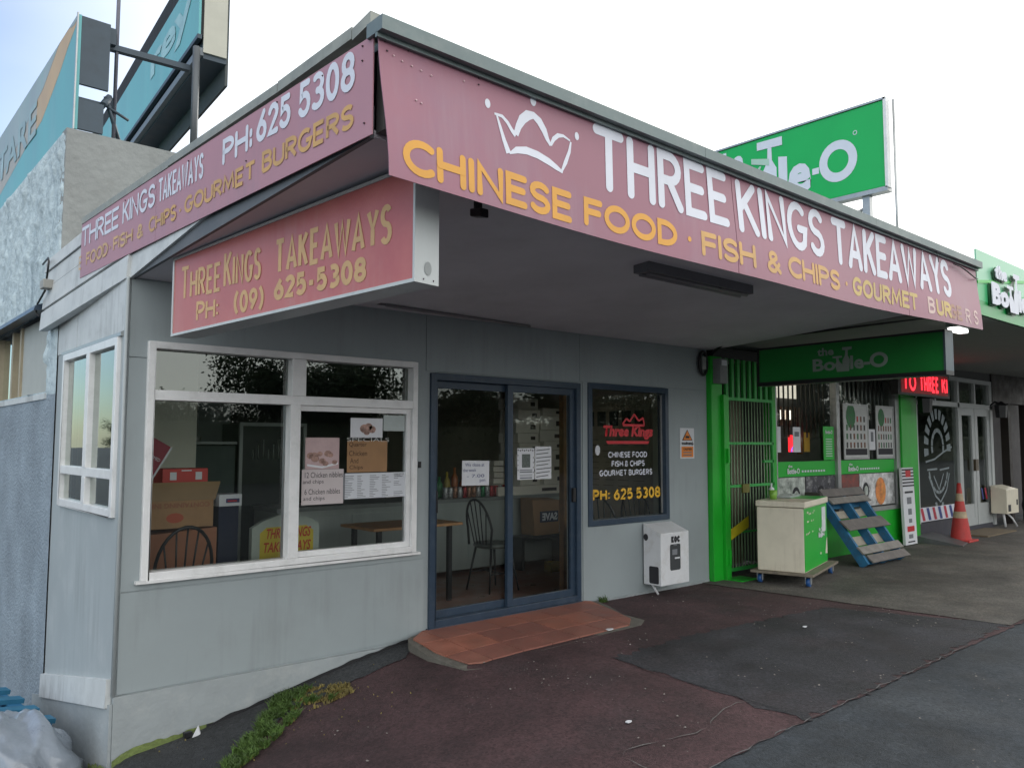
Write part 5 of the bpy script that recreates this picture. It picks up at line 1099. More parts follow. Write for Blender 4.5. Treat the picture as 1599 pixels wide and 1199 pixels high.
# ================================================================= WINDOW NOTICES
def notice(lb, x0, x1, z0, z1, y, m_=None, name='paper_notice', tilt=0, cat='notice'):
    t = thing(name, lb, cat, ((x0+x1)/2, y, z0)); T = Matrix.Translation(((x0+x1)/2, y, (z0+z1)/2))@Matrix.Rotation(R(tilt), 4, 'Y')@Matrix.Translation((-(x0+x1)/2, -y, -(z0+z1)/2))
    MB(T).box(x0, x1, y-.001, y+.001, z0, z1).build('sheet', m_ or paper, t); t['_'] = 0; del t['_']; return t
yb = .016
pinkP = mat('pink_white_paper', (.56, .50, .50), .8, var=.03)
t = notice('handwritten white poster reading 12 chicken nibbles and chips', 1.212, 1.548, 1.022, 1.275, yb, pinkP)
for s_, a, b, z in (('12 Chicken nibbles', 1.235, 1.54, 1.215), ('and chips', 1.22, 1.385, 1.165), ('6 Chicken nibbles', 1.235, 1.52, 1.095), ('and chips', 1.225, 1.395, 1.045)):
    btext('handwriting', s_, (0, yb-.001, 0), X, Z, a, b, z, .040 if 'C' in s_ else .036, ink, t, bold=-.002, lift=.001)
t = notice('photo of a plate of fried chicken pieces above the handwritten poster', 1.235, 1.508, 1.277, 1.505, yb, mat('photo_pink', (.50, .36, .36), .5, var=.1, scale=12))
chk = mat('chicken_photo', (.36, .22, .18), .5, var=.5, scale=40, dirt=(.10, .03, .02), dscale=30, damt=.7)
rnd = random.Random(5)
for i in range(9):
    cx = 1.275+.024*i+rnd.uniform(-.01, .01); cz = 1.335+rnd.uniform(-.02, .06); r_ = rnd.uniform(.022, .034)
    MB().poly([(cx+r_*math.cos(-k_*.63)*-1, yb-.0015-.0002*i, cz+r_*.75*math.sin(k_*.63)) for k_ in range(10)]).build('picture', chk, t)
MB().poly([(1.25, yb-.0014, 1.30), (1.37, yb-.0014, 1.282), (1.50, yb-.0014, 1.31), (1.50, yb-.0014, 1.325), (1.37, yb-.0014, 1.297), (1.25, yb-.0014, 1.315)]).build('plate_rim', paper, t)
t = notice('small photo of roast chicken pinned at the top of the sliding window', 1.60, 1.88, 1.508, 1.655, yb)
for (cx, cz, r_) in ((1.72, 1.575, .042), (1.755, 1.59, .035), (1.785, 1.57, .035), (1.74, 1.55, .03)): MB().poly([(cx+r_*math.cos(k_*.6), yb-.0014-.0002*r_*100, cz+r_*.8*math.sin(k_*.6)) for k_ in range(10)]).build('picture', chk, t)
notice('blank white card in the upper corner of the sliding window', 1.888, 2.083, 1.56, 1.682, yb, mat('cool_card', (.42, .47, .46), .7))
t = notice('brown card reading Quarter Chicken And Chips under the SPECIALS lettering', 1.575, 1.925, 1.247, 1.485, yb, card)
for s_, a, b, z in (('Quarter', 1.59, 1.74, 1.435), ('Chicken', 1.59, 1.745, 1.37), ('And', 1.60, 1.67, 1.315), ('Chips', 1.595, 1.71, 1.262)): btext('handwriting', s_, (0, yb-.001, 0), X, Z, a, b, z, .038, mat('dark_brown_ink', (.06, .03, .02), .8, var=0), t, lift=.001)
btext('lettering', 'SPECIALS', (0, yb-.0005, 0), X, Z, 1.57, 1.94, 1.478, .028, mat('chalk_white', (.6, .62, .6), .8), t, bold=-.012, lift=.003)
t = notice('printed folding menu sheet at the bottom of the sliding window', 1.546, 2.092, 1.05, 1.24, yb, mat('menu_white', (.60, .62, .66), .7, var=.03))
for c_ in range(5):
    for r_ in range(13):
        if c_ == 4 and r_ in (3, 4, 5, 9): continue
        x = 1.556+c_*.108; z = 1.062+r_*.013; MB().box(x, x+.03+.055*random.random(), yb-.002, yb-.0012, z, z+.004).build('menu_line', inkG, t)
MB().box(1.545, 1.56, yb-.0025, yb-.0012, 1.05, 1.24).build('fold', inkG, t); btext('lettering', 'THREE KINGS', (0, yb-.001, 0), X, Z, 1.985, 2.08, 1.222, .010, ink, t, lift=.001); btext('lettering', 'TAKEAWAYS', (0, yb-.001, 0), X, Z, 1.995, 2.07, 1.205, .009, ink, t, lift=.001)
yd = .020
t = notice('handwritten white note taped to the left sliding door leaf', 2.69, 2.985, 1.108, 1.318, .055, tilt=1)
for s_, a, b, z in (('We close at', 2.72, 2.93, 1.27), ('the week', 2.70, 2.84, 1.225), ('- 7.00', 2.74, 2.93, 1.175), ('pm', 2.88, 2.94, 1.13)): btext('handwriting', s_, (0, .054, 0), X, Z, a, b, z, .028, mat('blue_ink', (.08, .09, .22), .8, var=0), t, lift=.002)
t = notice('white poster with a grey printed square on the right sliding door leaf', 3.28, 3.487, 1.143, 1.423, yd)
for i in range(8): MB().box(3.285+i*.025, 3.297+i*.025, yd-.002, yd-.0013, 1.395 if i % 2 else 1.40, 1.408 if i % 2 else 1.413).build('border_mark', ink, t); MB().box(3.285 if i % 2 else 3.47, 3.292 if i % 2 else 3.477, yd-.002, yd-.0013, 1.20+i*.022, 1.212+i*.022).build('border_mark', ink, t)
MB().box(3.335, 3.435, yd-.002, yd-.0013, 1.25, 1.37).build('grey_square', mat('code_grey', (.12, .14, .13), .8, var=.5, scale=60), t)
for z, h in ((1.225, .008), (1.205, .012), (1.185, .004), (1.175, .004), (1.152, .012)): MB().box(3.31, 3.46, yd-.002, yd-.0013, z, z+h).build('small_print', inkG, t)
t = notice('handwritten opening hours sheet beside the printed poster on the door', 3.497, 3.70, 1.143, 1.438, yd)
for i in range(8):
    z = 1.16+i*.034; MB().hexa([(3.51, yd-.002, z), (3.66+.02*(i % 3), yd-.002, z+.012), (3.66+.02*(i % 3), yd-.0013, z+.012), (3.51, yd-.0013, z)], [(3.51, yd-.002, z+.007), (3.66+.02*(i % 3), yd-.002, z+.019), (3.66+.02*(i % 3), yd-.0013, z+.019), (3.51, yd-.0013, z+.007)]).build('handwriting', ink, t)

# ================================================================= INSIDE THE SHOP
def chair(lb, loc, rz, first=[None]):
    if first[0] is None:
        t = thing('hoop_back_chair', lb, 'chair', (0, 0, 0), 'black hoop backed chairs inside the shop')
        MB().lathe((0, 0, .425), [(0, 0), (.17, 0), (.2, .02), (.19, .045), (0, .04)], 18).build('seat', mat('worn_seat', (.10, .11, .10), .4, var=.2), t)
        hoop = [(-.17, .17, .45)]+[(-.17-.07*math.sin(R(a)), .19*math.cos(R(a)), .62+.29*math.sin(R(a))) for a in range(0, 181, 12)]+[(-.17, -.17, .45)]
        MB().tube(hoop, .012, 8).build('hoop', blackM, t)
        for i in range(5):
            y0 = -.11+.055*i; a = math.acos(max(-1, min(1, (y0*1.35)/.19))); MB().tube([(-.16, y0*.8, .45), (-.17-.07*math.sin(a), .19*math.cos(a), .62+.29*math.sin(a))], .007, 6).build('spindle', blackM, t)
        for sx in (-1, 1):
            for sy in (-1, 1): MB().tube([(sx*.12, sy*.12, .43), (sx*.19, sy*.18, 0)], .014, 6, r1=.010).build('leg', blackM, t)
        MB().tube([(-.16, -.15, .18), (.16, -.15, .18)], .008, 6).tube([(-.16, .15, .18), (.16, .15, .18)], .008, 6).tube([(0, -.15, .18), (0, .15, .18)], .008, 6).build('stretcher', blackM, t)
        first[0] = t; t.location = loc; t.rotation_euler.z = rz; return t
    return copy_tree(first[0], None, loc, rz, lb)
chair('black hoop backed chair seen through the left sliding door', (3.78, .95, 0), R(0))
chair('black hoop backed chair in front of the cartons behind the big window', (.50, .47, -.01), R(90))
chair('black hoop backed chair nearest the frame inside the dark framed window', (4.95, .45, 0), R(15))
chair('black hoop backed chair facing out under the phone number in the dark framed window', (5.75, .62, 0), R(-110))
t = thing('timber_table', 'small timber topped table behind the sliding window and door', 'table', (2.7, 1.0, 0)); MB().box(2.25, 3.22, .72, 1.30, .70, .725).build('table_top', wood, t, bev=.004)
for x, y in ((2.35, .8), (3.12, .8), (2.35, 1.22), (3.12, 1.22)): MB().box(x-.02, x+.02, y-.02, y+.02, 0, .70).build('leg', blackM, t)
t = thing('service_counter', 'long dull steel service counter across the back of the shop', 'counter', (3.9, 2.3, 0)); MB().box(1.95, 5.95, 1.96, 2.5, .04, .80).build('cabinet', steel, t); MB().box(1.92, 5.97, 1.92, 2.52, .80, .84).build('counter_top', mat('counter_grey', (.25, .27, .26), .3, var=.1), t)
for x in (2.0, 2.75, 3.5, 4.25): MB().box(x, x+.66, 1.945, 1.96, .12, .74).build('panel', steel, t)
rnd = random.Random(3); cans = [('silver', (.45, .45, .45)), ('red', (.35, .02, .02)), ('green', (.02, .22, .07)), ('copper', (.35, .17, .10))]
for i in range(14):
    k_ = (0, 0, 3, 0, 1, 3, 3, 0, 2, 0, 1, 1, 0, 1)[i]; x = 3.98+i*.067
    t = thing('drink_can', '%s drink can, %s from the left in the row on the counter' % (cans[k_][0], ('first', 'second', 'third', 'fourth', 'fifth', 'sixth', 'seventh', 'eighth', 'ninth', 'tenth', 'eleventh', 'twelfth', 'thirteenth', 'rightmost')[i]), 'can', (x, 2.02, .84), 'row of drink cans on the counter'); MB().lathe((x, 2.02, .842), [(0, 0), (.026, 0), (.031, .008), (.031, .115), (.026, .125), (0, .124)], 12).build('can', mat('can_'+cans[k_][0], cans[k_][1], .3, metal=.4, var=.4, scale=30), t)
bot = [('green', (.05, .25, .08)), ('brown', (.25, .08, .04)), ('orange', (.45, .14, .04)), ('yellow', (.4, .3, .05))]
for i in range(7):
    k_ = (0, 3, 2, 1, 1, 2, 3)[i]; x = 4.02+i*.11; h = .24+.05*(i*7 % 3)
    t = thing('sauce_bottle', '%s bottle %s behind the row of cans' % (bot[k_][0], ('far left', 'second', 'third', 'fourth', 'fifth', 'sixth', 'seventh')[i]), 'bottle', (x, 2.2, .84), 'bottles behind the cans'); MB().lathe((x, 2.2, .842), [(0, 0), (.04, 0), (.04, h*.65), (.015, h*.8), (.015, h), (0, h)], 10).build('bottle', mat('bottle_'+bot[k_][0], bot[k_][1], .3, var=.1), t)
# flat white food cartons
cartM = mat('white_carton', (.85, .80, .70), .7, var=.06, scale=4); cartE = mat('dark_label', (.05, .035, .03), .6, var=.1)
nth = ['bottom', 'second', 'third', 'fourth', 'fifth', 'sixth', 'seventh', 'eighth', 'ninth', 'tenth']
def stack(which, x, y, z, w, d, heights, rz0):
    for i, h in enumerate(heights):
        T = Matrix.Translation((x+.02*math.sin(i*2.3+rz0), y, 0))@Matrix.Rotation(R(5*math.sin(i*1.9+rz0)), 4, 'Z')
        t = thing('food_carton', '%s white carton of the %s carton stack on the counter' % (nth[i], which), 'carton', (x, y, z), 'white cartons stacked on the counter')
        MB(T).box(-w/2, w/2, -d/2, d/2, z, z+h-.004).build('carton', cartM, t); MB(T).box(w*.12, w*.34, -d/2-.003, -d/2-.001, z+h*.3, z+h*.65).build('label_strip', cartE, t)
        z += h
stack('wide low', 5.28, 2.14, .842, 1.15, .36, [.11], 0)
stack('left', 5.22, 2.16, .952, .36, .34, [.13, .10, .15, .14, .12, .16, .13, .14], 1)
stack('right', 5.66, 2.18, .952, .40, .34, [.14, .12, .17, .11, .14, .18, .10], 2)
t = thing('carton_pile', 'short pile of small white tubs beside the bottles on the counter', 'tubs', (4.78, 2.1, .84))
for i in range(6): MB().box(4.70+.01*(i % 2), 4.86, 2.04, 2.2, .845+.07*i, .905+.07*i).build('tub', cartM, t)
t = thing('paper_sack', 'brown paper sack printed SAVE standing by the counter', 'bag', (5.25, 1.75, .4)); MB().hexa([(5.02, 1.66, .38), (5.42, 1.66, .38), (5.42, 1.9, .38), (5.02, 1.9, .38)], [(4.98, 1.66, .80), (5.44, 1.66, .78), (5.44, 1.88, .80), (4.98, 1.88, .82)]).build('sack', card, t, bev=.01)
MB().box(5.10, 5.40, 1.652, 1.658, .53, .66).build('print', mat('navy_print', (.03, .035, .07), .6), t); btext('lettering', 'SAVE', (5.40, 1.652, 0), -X, Z, .02, .27, .55, .09, paper, t, bold=.04, lift=-.003)
t = thing('low_shelf', 'dark low shelf below the brown sack', 'shelf', (5.2, 1.8, 0)); MB().box(4.8, 5.6, 1.64, 1.93, .34, .375).box(4.8, 4.84, 1.64, 1.93, 0, .34).box(5.56, 5.6, 1.64, 1.93, 0, .34).build('shelf', blackM, t)
t = thing('yellow_box', 'small yellow box on the red tiled floor inside the door', 'box', (5.05, 1.4, 0)); MB().box(4.98, 5.12, 1.34, 1.46, 0, .11).build('box', mat('yellow_box_card', (.45, .32, .04), .6, dirt=(.2, .12, .02), dscale=20), t, bev=.003)
t = thing('timber_post', 'varnished timber post just inside the right door leaf', 'post', (4.17, .33, 0)); MB().box(4.14, 4.19, .30, .36, 0, 2.44).build('post', wood, t)
# menu board with food photographs on the right wall
t = thing('menu_board', 'long menu board with dark food photographs on the inner right wall', 'menu board', (5.97, 1.2, 1.0))
MB().box(5.965, 5.978, .70, 2.0, .85, 1.98).build('board', mat('menu_board_brown', (.52, .43, .33), .6, var=.15, scale=5), t)
for i in range(6): MB().box(5.960, 5.9645, .78+i*.20, .92+i*.20, 1.68, 1.86).build('food_photo', mat('dark_food_photo', (.03, .03, .025), .5, var=.4, scale=20), t)
for i in range(5):
    for j in range(9): MB().box(5.960, 5.9645, .78+i*.24, .92+i*.24+.03*math.sin(i+j), .95+j*.07, .958+j*.07).build('menu_line', mat('menu_line_dark', (.25, .2, .15), .8), t)
MB().box(5.90, 5.975, .42, .60, 0, 2.44).build('pale_pilaster', cream, shop); MB().box(5.88, 5.975, .22, .30, 0, 2.44).build('timber_trim', wood, shop)
# behind the big window
t = thing('table', 'table carrying the cartons behind the big window', 'table', (.5, .75, 0)); MB().box(.2, .98, .45, 1.15, .52, .55).box(.25, .29, .5, .54, 0, .52).box(.9, .94, .5, .54, 0, .52).box(.25, .29, 1.06, 1.1, 0, .52).box(.9, .94, 1.06, 1.1, 0, .52).build('table', blackM, t)
t = thing('brown_carton', 'large reddish brown carton at the bottom behind the big window', 'carton', (.5, .6, .55)); MB().hexa([(.30, .50, .552), (.80, .50, .552), (.80, .85, .552), (.30, .85, .552)], [(.30, .50, .83), (.80, .50, .86), (.80, .85, .86), (.30, .85, .83)]).build('carton', cardR, t, bev=.004)
t = thing('brown_carton', 'open brown carton with upturned flap printed CONTAINING on top of the reddish carton', 'carton', (.5, .6, .87)); MB().box(.28, .77, .50, .85, .868, 1.06).build('carton', card, t, bev=.003); MB().hexa([(.28, .495, 1.06), (.78, .495, 1.06), (.78, .50, 1.06), (.28, .50, 1.06)], [(.27, .46, 1.19), (.80, .46, 1.19), (.80, .465, 1.19), (.27, .465, 1.19)]).build('flap', mat('flap_card', (.30, .20, .11), .85, var=.08), t)
btext('lettering', 'CONTAINING INKS', (.74, .498, 0), -X, -Z, .0, .44, -1.045, .035, cardR, t, bold=.03, lift=.003)
MB().poly([(.50+.06*math.cos(k_*.5), .497, .94+.035*math.sin(k_*.5)) for k_ in range(13)]).build('oval_mark', mat('red_mark', (.38, .09, .05), .8), t)
t = thing('red_box', 'flat bright red box with white marks sticking out of the open brown carton', 'box', (.6, .65, 1.1)); MB().box(.44, .76, .60, .80, 1.0, 1.28).build('box', mat('bright_red_card', (.50, .05, .045), .5, var=.06), t, bev=.003)
for x in (.49, .67): MB().box(x, x+.045, .595, .599, 1.20, 1.255).build('white_mark', paper, t)
MB().box(.57, .64, .595, .599, 1.262, 1.27).build('white_mark', paper, t)
t = thing('maroon_box', 'tilted maroon box leaning at the left edge of the big window', 'box', (.33, .55, 1.2)); MT = Matrix.Translation((.325, .58, 1.33))@Matrix.Rotation(R(30), 4, 'Y')
MB(MT).box(-.085, .085, 0, .05, -.17, .17).build('box', maroon, t, bev=.003); MB(MT).box(.086, .098, 0, .05, -.17, .17).build('white_edge', paper, t); MB(MT).box(-.098, -.086, 0, .05, -.17, .17).build('white_edge', paper, t)
o = btext('lettering', 'CONFIRMED', (0, 0, 0), X, Z, -.07, .07, .04, .022, paper, t, lift=.002)
for v in o.data.vertices: v.co = MT@(v.co+ORG[o.name])-ORG[o.name]
t = thing('white_box', 'white box with a navy and red label beside the brown carton', 'box', (.92, .7, 1.0)); MB().box(.83, 1.0, .55, .75, 1.0, 1.085).build('box', paper, t, bev=.002); MB().box(.88, .98, .545, .549, 1.025, 1.055).build('label_strip', mat('navy_label', (.04, .03, .12), .5), t); MB().box(.89, .96, .543, .546, 1.033, 1.043).build('label_text', redM, t)
t = thing('small_stand', 'dark stand under the white box', 'stand', (.92, .7, .5)); MB().box(.84, .99, .58, .73, 0, .998).build('stand', mat('navy_fabric', (.015, .02, .045), .8), t)
t = thing('sandwich_board', 'yellow and white plastic sandwich board sign standing inside the big window', 'sign', (1.28, .42, 0))
wb = [(1.02, .40, .10), (1.02, .40, .84), (1.10, .40, .885), (1.24, .40, .93), (1.36, .40, .93), (1.50, .40, .885), (1.56, .40, .84), (1.56, .40, .10)]
MB().prism(wb[::-1], (0, .05, 0)).build('frame', mat('pale_plastic_frame', (.36, .40, .36), .5, var=.06), t)
MB().poly([(1.08, .398, .2), (1.51, .398, .2), (1.51, .398, .80), (1.45, .398, .84), (1.13, .398, .84), (1.08, .398, .80)]).build('yellow_face', mat('yellow_face', (.55, .42, .03), .5, var=.1), t)
MB().box(1.25, 1.33, .396, .399, .885, .905).build('hand_slot', ink, t)
rl = mat('red_hand_letter', (.50, .06, .02), .6, var=.1)
btext('lettering', 'THREE KINGS', (0, .398, 0), X, Z, 1.13, 1.49, .755, .075, rl, t, bold=.02, shear=.3); btext('lettering', 'TAKEAWAYS', (0, .398, 0), X, Z, 1.11, 1.49, .655, .075, rl, t, bold=.02, shear=.25)
t = thing('steel_freezer', 'dim green grey steel cabinet behind the big window', 'cabinet', (1.5, 2.5, 0)); MB().box(1.30, 1.72, 2.45, 3.0, 0, 1.44).build('body', mat('dim_green_steel', (.09, .125, .115), .4, metal=.3, var=.15, scale=3), t, bev=.01); MB().box(1.29, 1.73, 2.44, 3.0, 1.45, 1.475).build('top', steel, t)
t = thing('white_cabinet', 'pale upright cabinet standing behind the steel cabinet', 'cabinet', (1.6, 3.1, 0)); MB().box(1.56, 1.90, 3.05, 3.5, 0, 2.05).build('body', mat('pale_cabinet', (.25, .29, .28), .5, var=.08), t)
t = thing('display_fridge', 'dark glass door fridge with a pale metal frame in the kitchen', 'fridge', (2.1, 2.6, 0)); MB().box(1.80, 2.5, 2.56, 3.0, 0, 1.66).build('body', mat('fridge_dark', (.02, .03, .028), .3), t); q = MB(); frame(q, 1.79, 2.52, .2, 1.67, .035, 2.53, 2.56); q.build('door_frame', steel, t)
for i in range(9): MB().tube([(1.92+i*.055, 2.5, 1.30), (1.92+i*.055, 2.5, 1.30+.10+.05*(i % 3))], .006, 5).build('hanging_utensil', steel, t)
t = thing('kettle', 'shiny steel pot on top of the steel cabinet', 'pot', (1.42, 2.6, 1.47)); MB().lathe((1.38, 2.6, 1.477), [(0, 0), (.05, 0), (.05, .05), (.02, .06), (.02, .28), (0, .29)], 12).build('pot', silver, t)
t = thing('hanging_towel', 'grey side wall shelf post inside the side window', 'post', (.5, 1.0, .6)); MB().box(.42, .52, 1.2, 1.28, 0, 1.6).build('post', mat('dull_post', (.2, .22, .2), .6), t)

# ================================================================= BILLBOARDS ON THE ROOF
teal = mat('teal_print', (.13, .42, .44), .4, var=.12, scale=1.6, dirt=(.20, .46, .48), dscale=2.5, damt=.7, streak=True)
greyP = mat('washed_grey_print', (.34, .42, .44), .5, var=.12, scale=1.5, dirt=(.24, .42, .42), dscale=3, damt=.7, streak=True)
orP = mat('washed_orange_print', (.58, .40, .22), .5, var=.1, scale=2, dirt=(.45, .40, .3), dscale=4, damt=.5)
steelD = mat('dark_sign_steel', (.055, .075, .095), .5, metal=.3, var=.25, scale=4)
t = thing('roof_billboard', 'weathered teal billboard with an orange curve on the side wall parapet', 'billboard', (.1, 2.0, 4.0))
x_ = .045
MB().box(x_, x_+.03, 1.86, 9.0, 4.03, 5.0).build('panel', teal, t)
MB().box(x_-.006, x_+.005, 1.845, 1.87, 4.02, 5.01).build('edge_trim', silver, t)
CV = [(0, 4.93), (.3, 4.83), (.54, 4.72), (.89, 4.60), (1.26, 4.48), (2.0, 4.42), (2.83, 4.33), (3.4, 4.27), (6, 4.10)]
def curve(u):
    for (a, b), (c, d) in zip(CV, CV[1:]):
        if a <= u <= c: return b+(d-b)*(u-a)/(c-a)
    return 4.05
def upper(u): return min(4.995, curve(u)+.03+.28*ss(0, .6, u)*(1-.35*ss(1.3, 2.6, u)))
for name, m_, f0, f1, xo, u0, u1 in (('orange_curve', orP, curve, upper, .001, 0, 1.5), ('pale_curve', mat('washed_peach_print', (.42, .40, .36), .5, var=.1, scale=2), curve, upper, .001, 1.5, 6), ('grey_field', greyP, upper, lambda u: 4.995, .002, 0, 6)):
    q = MB(); V = []
    for i in range(61):
        u = u0+(u1-u0)*i/60; a, b = max(4.035, min(4.995, f0(u))), max(4.035, min(4.995, f1(u)))
        V += [(x_-xo, 1.87+u, a), (x_-xo, 1.87+u, b)]
    q.add(V, [(2*i, 2*i+2, 2*i+3, 2*i+1) for i in range(60)]); q.build(name, m_, t)
btext('lettering', 'LUXURY', (x_-.003, 0, 0), -Y, Z, -5.4, -3.3, 4.45, .38, teal, t, bold=.02) if 0 else None
btext('lettering', 'ITARE', (x_-.003, 0, 0), -Y, Z, -5.6, -3.35, 4.42, .34, mat('washed_letter', (.31, .43, .45), .5, var=.2, scale=8), t, bold=.02)
MB().box(x_+.03, .30, 1.87, 1.90, 4.42, 5.0).box(x_+.03, .27, 1.87, 1.90, 4.04, 4.29).build('end_plate', steelD, t)
MB().box(.26, .36, 1.92, 2.0, 4.86, 5.0).box(.09, .30, 1.95, 2.05, 4.30, 4.34).build('bracket', steelD, t)
MB().tube([(.27, 1.9, 4.30), (.34, 2.0, 4.42)], .03, 6).tube([(.30, 1.95, 4.40), (.46, 2.05, 4.02)], .018, 6).tube([(.28, 1.95, 4.33), (.50, 2.0, 4.26)], .012, 6).build('brace', steelD, t)
t = thing('sign_mast', 'thin vertical steel pole rising beside the teal billboard', 'pole', (.38, 2.0, 4)); MB().tube([(.385, 2.0, 3.9), (.385, 2.0, 6.5)], .016, 8).build('pole', mat('mast_steel', (.14, .14, .17), .5, metal=.4), t)
t = thing('sign_strut', 'dark horizontal steel strut joining the two billboards', 'strut', (.6, 2.0, 4.9)); MB().hexa([(.32, 1.97, 4.835), (1.0, 1.97, 4.86), (1.0, 2.03, 4.86), (.32, 2.03, 4.835)], [(.32, 1.97, 4.885), (1.0, 1.97, 4.91), (1.0, 2.03, 4.91), (.32, 2.03, 4.885)]).build('strut', steelD, t)
# second billboard, turned a little
t = thing('roof_billboard', 'tall teal billboard with faded letters and a pale end cap above the corner', 'billboard', (1.05, 1.9, 5.0))
ba = R(4.6); BU = Vector((math.sin(ba), math.cos(ba), 0)); BA = Vector((1.04, 1.90, 0)); BN = Vector((-math.cos(ba), math.sin(ba), 0))
def BP(u, z, o=0): return BA+BU*u+BN*o+Z*z
def bb2(u0, u1, z0, z1, o0, o1, name, m_): return MB().hexa([BP(u0, z0, o0), BP(u1, z0, o0), BP(u1, z0, o1), BP(u0, z0, o1)], [BP(u0, z1, o0), BP(u1, z1, o0), BP(u1, z1, o1), BP(u0, z1, o1)]).build(name, m_, t)
bb2(0, 6, 5.19, 5.86, .0, -.02, 'panel', teal); bb2(-.01, 6, 5.15, 5.19, .01, -.03, 'edge_trim', steelD)
bb2(0, 6, 5.19, 6.1, -.02, -.05, 'backing', dark)
bb2(.01, 6, 4.98, 5.85, -.05, -.26, 'sign_case', steelD); bb2(-.01, .01, 5.03, 6.1, -.045, -.255, 'end_cap', mat('cream_end_cap', (.48, .47, .40), .5, var=.06))
bb2(.02, 6, 4.78, 6.1, -.255, -.28, 'rear_panel', mat('rear_panel_grey', (.07, .08, .08), .7, var=.15)); bb2(.0, 6, 5.0, 5.07, -.0, -.05, 'lower_beam', mat('beam_grey', (.16, .18, .20), .5, metal=.2)); bb2(.2, 6, 5.02, 5.05, -.05, -.26, 'walkway', dark)
btext('lettering', 'ury', BP(0, 0, .0), -BU, Z, -2.1, -.35, 5.33, .36, mat('faded_letter', (.42, .52, .56), .5, var=.15, scale=7), t, bold=.02, lift=-.0) if 0 else None
o = btext('lettering', 'rey', BP(0, 0, .003), -BU, Z, -1.9, -.22, 5.36, .34, mat('faded_letter', (.33, .54, .57), .5, var=.15, scale=7), t, bold=.03, lift=.002)
MB().tube([BP(-.03, 3.9, .02), BP(-.03, 5.05, .02)], .032, 6).build('post', mat('beam_post', (.10, .11, .12), .5, metal=.3), t)

# ================================================================= ACROSS THE STREET (reflected in the windows)
leafM = mat('tree_leaf', (.035, .055, .02), .7, var=.4, scale=3); barkM = mat('bark', (.06, .05, .04), .9, var=.3, scale=8)
def tree_meshes(seed, h, cw, ch, nl, leaf, bare=False):
    rnd = random.Random(seed); tr = MB(); lf = MB(); base = h-ch
    tr.tube([(0, 0, -.6), (.05, .02, base*.5), (.0, .08, h*.72)], .22*h/6, 8, r1=.05)
    tips = []
    for i in range(16):
        a = rnd.random()*6.28; z0 = base*.75+(h*.72-base*.75)*rnd.random(); l = cw*(.55+.45*rnd.random()); el = rnd.uniform(.15, .9)
        p0 = Vector((0, .05, z0)); p1 = p0+Vector((math.cos(a)*l*.5, math.sin(a)*l*.5, el*l*.35)); p2 = p0+Vector((math.cos(a)*l, math.sin(a)*l, el*l*.6)); p2.z = min(p2.z, h)
        tr.tube([p0, p1, p2], .05, 5, r1=.012); tips += [p1, p2, (p1+p2)/2]
        for _ in range(5 if bare else 2):
            b = p1+(p2-p1)*rnd.random(); d = Vector((rnd.gauss(0, 1), rnd.gauss(0, 1), rnd.uniform(.2, 1.4)))*cw*.16; tr.tube([b, b+d*.5, b+d], .016, 4, r1=.005); tips.append(b+d)
    if not bare:
        cl = [(p+Vector((rnd.gauss(0, .25), rnd.gauss(0, .25), rnd.gauss(0, .2)))*cw*.3, rnd.uniform(.16, .36)*cw) for p in tips]
        cl += [(Vector((rnd.gauss(0, .35)*cw, rnd.gauss(0, .35)*cw, h-ch*rnd.uniform(.15, .85))), rnd.uniform(.2, .4)*cw) for _ in range(14)]
        for i in range(nl):
            c_, r_ = cl[i % len(cl)]; d = Vector((rnd.gauss(0, 1), rnd.gauss(0, 1), rnd.gauss(0, .8))).normalized()*r_*rnd.random()**.45; p = c_+d
            a = Vector((rnd.gauss(0, 1), rnd.gauss(0, 1), rnd.gauss(0, 1))).normalized(); b = a.orthogonal().normalized(); s_ = leaf*rnd.uniform(.6, 1.3)
            lf.add([p-a*s_, p+b*s_*.5, p+a*s_, p-b*s_*.5], [(0, 1, 2, 3)])
    return tr, lf
protoT = {}
def tree(kind, lb, loc, rz, sc=1.0):
    if kind not in protoT:
        sp = {'big': (1, 6.0, 3.4, 4.2, 20000, .085, False), 'low': (2, 4.4, 2.6, 3.8, 11000, .10, False), 'bare': (3, 4.6, 1.6, 3.0, 0, .1, True)}[kind]
        t = thing('tree', lb, 'tree', (0, 0, 0), 'trees across the street'); a, b = tree_meshes(*sp); a.build('trunk', barkM, t)
        if b.v: b.build('crown', leafM, t)
        protoT[kind] = t; t.location = loc; t.rotation_euler.z = rz; t.scale = (sc,)*3; return t
    c_ = copy_tree(protoT[kind], None, loc, rz, lb); c_.scale = (sc,)*3; return c_
tree('big', 'tallest leafy tree across the street, mirrored in the upper window panes', (13.8, -25, -.3), 0)
tree('big', 'broad tree right beside the tallest one across the street', (15.4, -26.8, -.3), 2.1, .84)
tree('bare', 'leafless twiggy tree across the street right of the tall trees', (18.8, -24.5, -.3), 0)
tree('low', 'low bushy tree left of the tallest tree across the street', (8.8, -26, -.3), .5, .8)
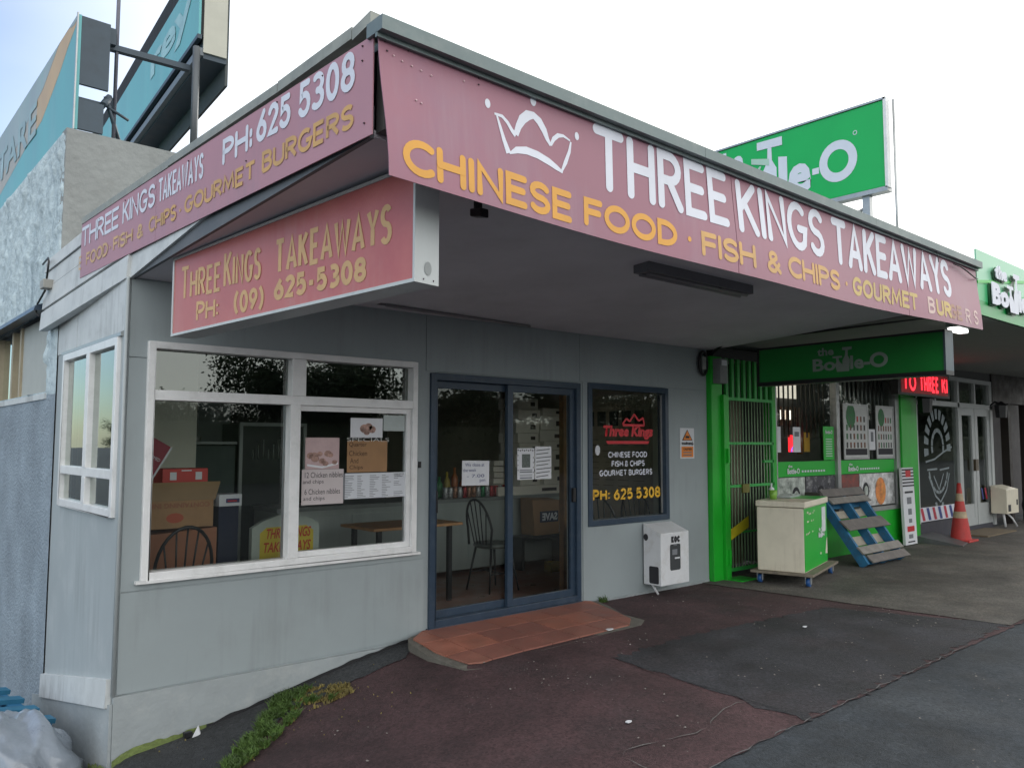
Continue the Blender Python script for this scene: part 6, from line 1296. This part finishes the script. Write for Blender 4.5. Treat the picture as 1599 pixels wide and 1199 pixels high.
for i, (x, y, s_, nm) in enumerate(((21.5, -25, 1.0, 'first'), (25.5, -26, 1.05, 'second'), (29.5, -25, 1.1, 'third'), (34, -26, 1.12, 'fourth'), (39.5, -27, 1.2, 'fifth'), (46, -28, 1.3, 'sixth'), (54, -29, 1.45, 'seventh'), (63, -30, 1.7, 'eighth'), (71, -26, 1.8, 'ninth'), (79, -27, 1.9, 'tenth'), (88, -26, 2.1, 'eleventh'), (98, -28, 2.3, 'twelfth'), (109, -28, 2.5, 'thirteenth'), (122, -30, 2.9, 'fourteenth'), (140, -32, 3.4, 'last'))):
    tree('low', '%s low bushy tree of the row across the street going right' % nm, (x, y, -.3), i*1.3, s_)
t = thing('hedge', 'dark clipped hedge running along the far side of the street', 'hedge', (25, -24, 0)); q = MB(); rnd = random.Random(8)
q.box(2, 150, -24.6, -23.4, -.4, 2.2)
for i in range(11000):
    p = Vector((rnd.uniform(2, 150), rnd.choice((-23.4, -24.6))+rnd.gauss(0, .12), rnd.uniform(-.2, 2.4))); 
    if rnd.random() < .4: p.y = rnd.uniform(-24.7, -23.3); p.z = 2.25+rnd.random()*.2
    a = Vector((rnd.gauss(0, 1), rnd.gauss(0, 1), rnd.gauss(0, 1))).normalized(); b = a.orthogonal().normalized(); s_ = .12; q.add([p-a*s_, p+b*s_*.5, p+a*s_, p-b*s_*.5], [(0, 1, 2, 3)])
q.build('hedge_leaves', leafM, t)
# distant bushes to the left, mirrored in the side window, and overhead wires
t0 = None
for i, (x, y, s_, lb) in enumerate(((-42, 140, 1.9, 'rounded far bushy tree to the left behind the shops'), (-46, 168, 1.3, 'smaller far bushy tree to the left of the rounded one'))):
    tree('low', lb, (x, y, -.5), i, s_)
t = thing('utility_pole', 'timber utility pole on the left carrying overhead wires', 'pole', (-12, 20, 0)); MB().tube([(-12, 30, -.5), (-12, 30, 9)], .14, 8, r1=.1).build('pole', barkM, t)
for k_ in range(4):
    z = 8.8-.45*k_; MB().tube([(-12, 30-60*u_/12., z-1.2*math.sin(math.pi*u_/12.)*.6) for u_ in range(13)], .012, 4).build('wire', blackM, t)
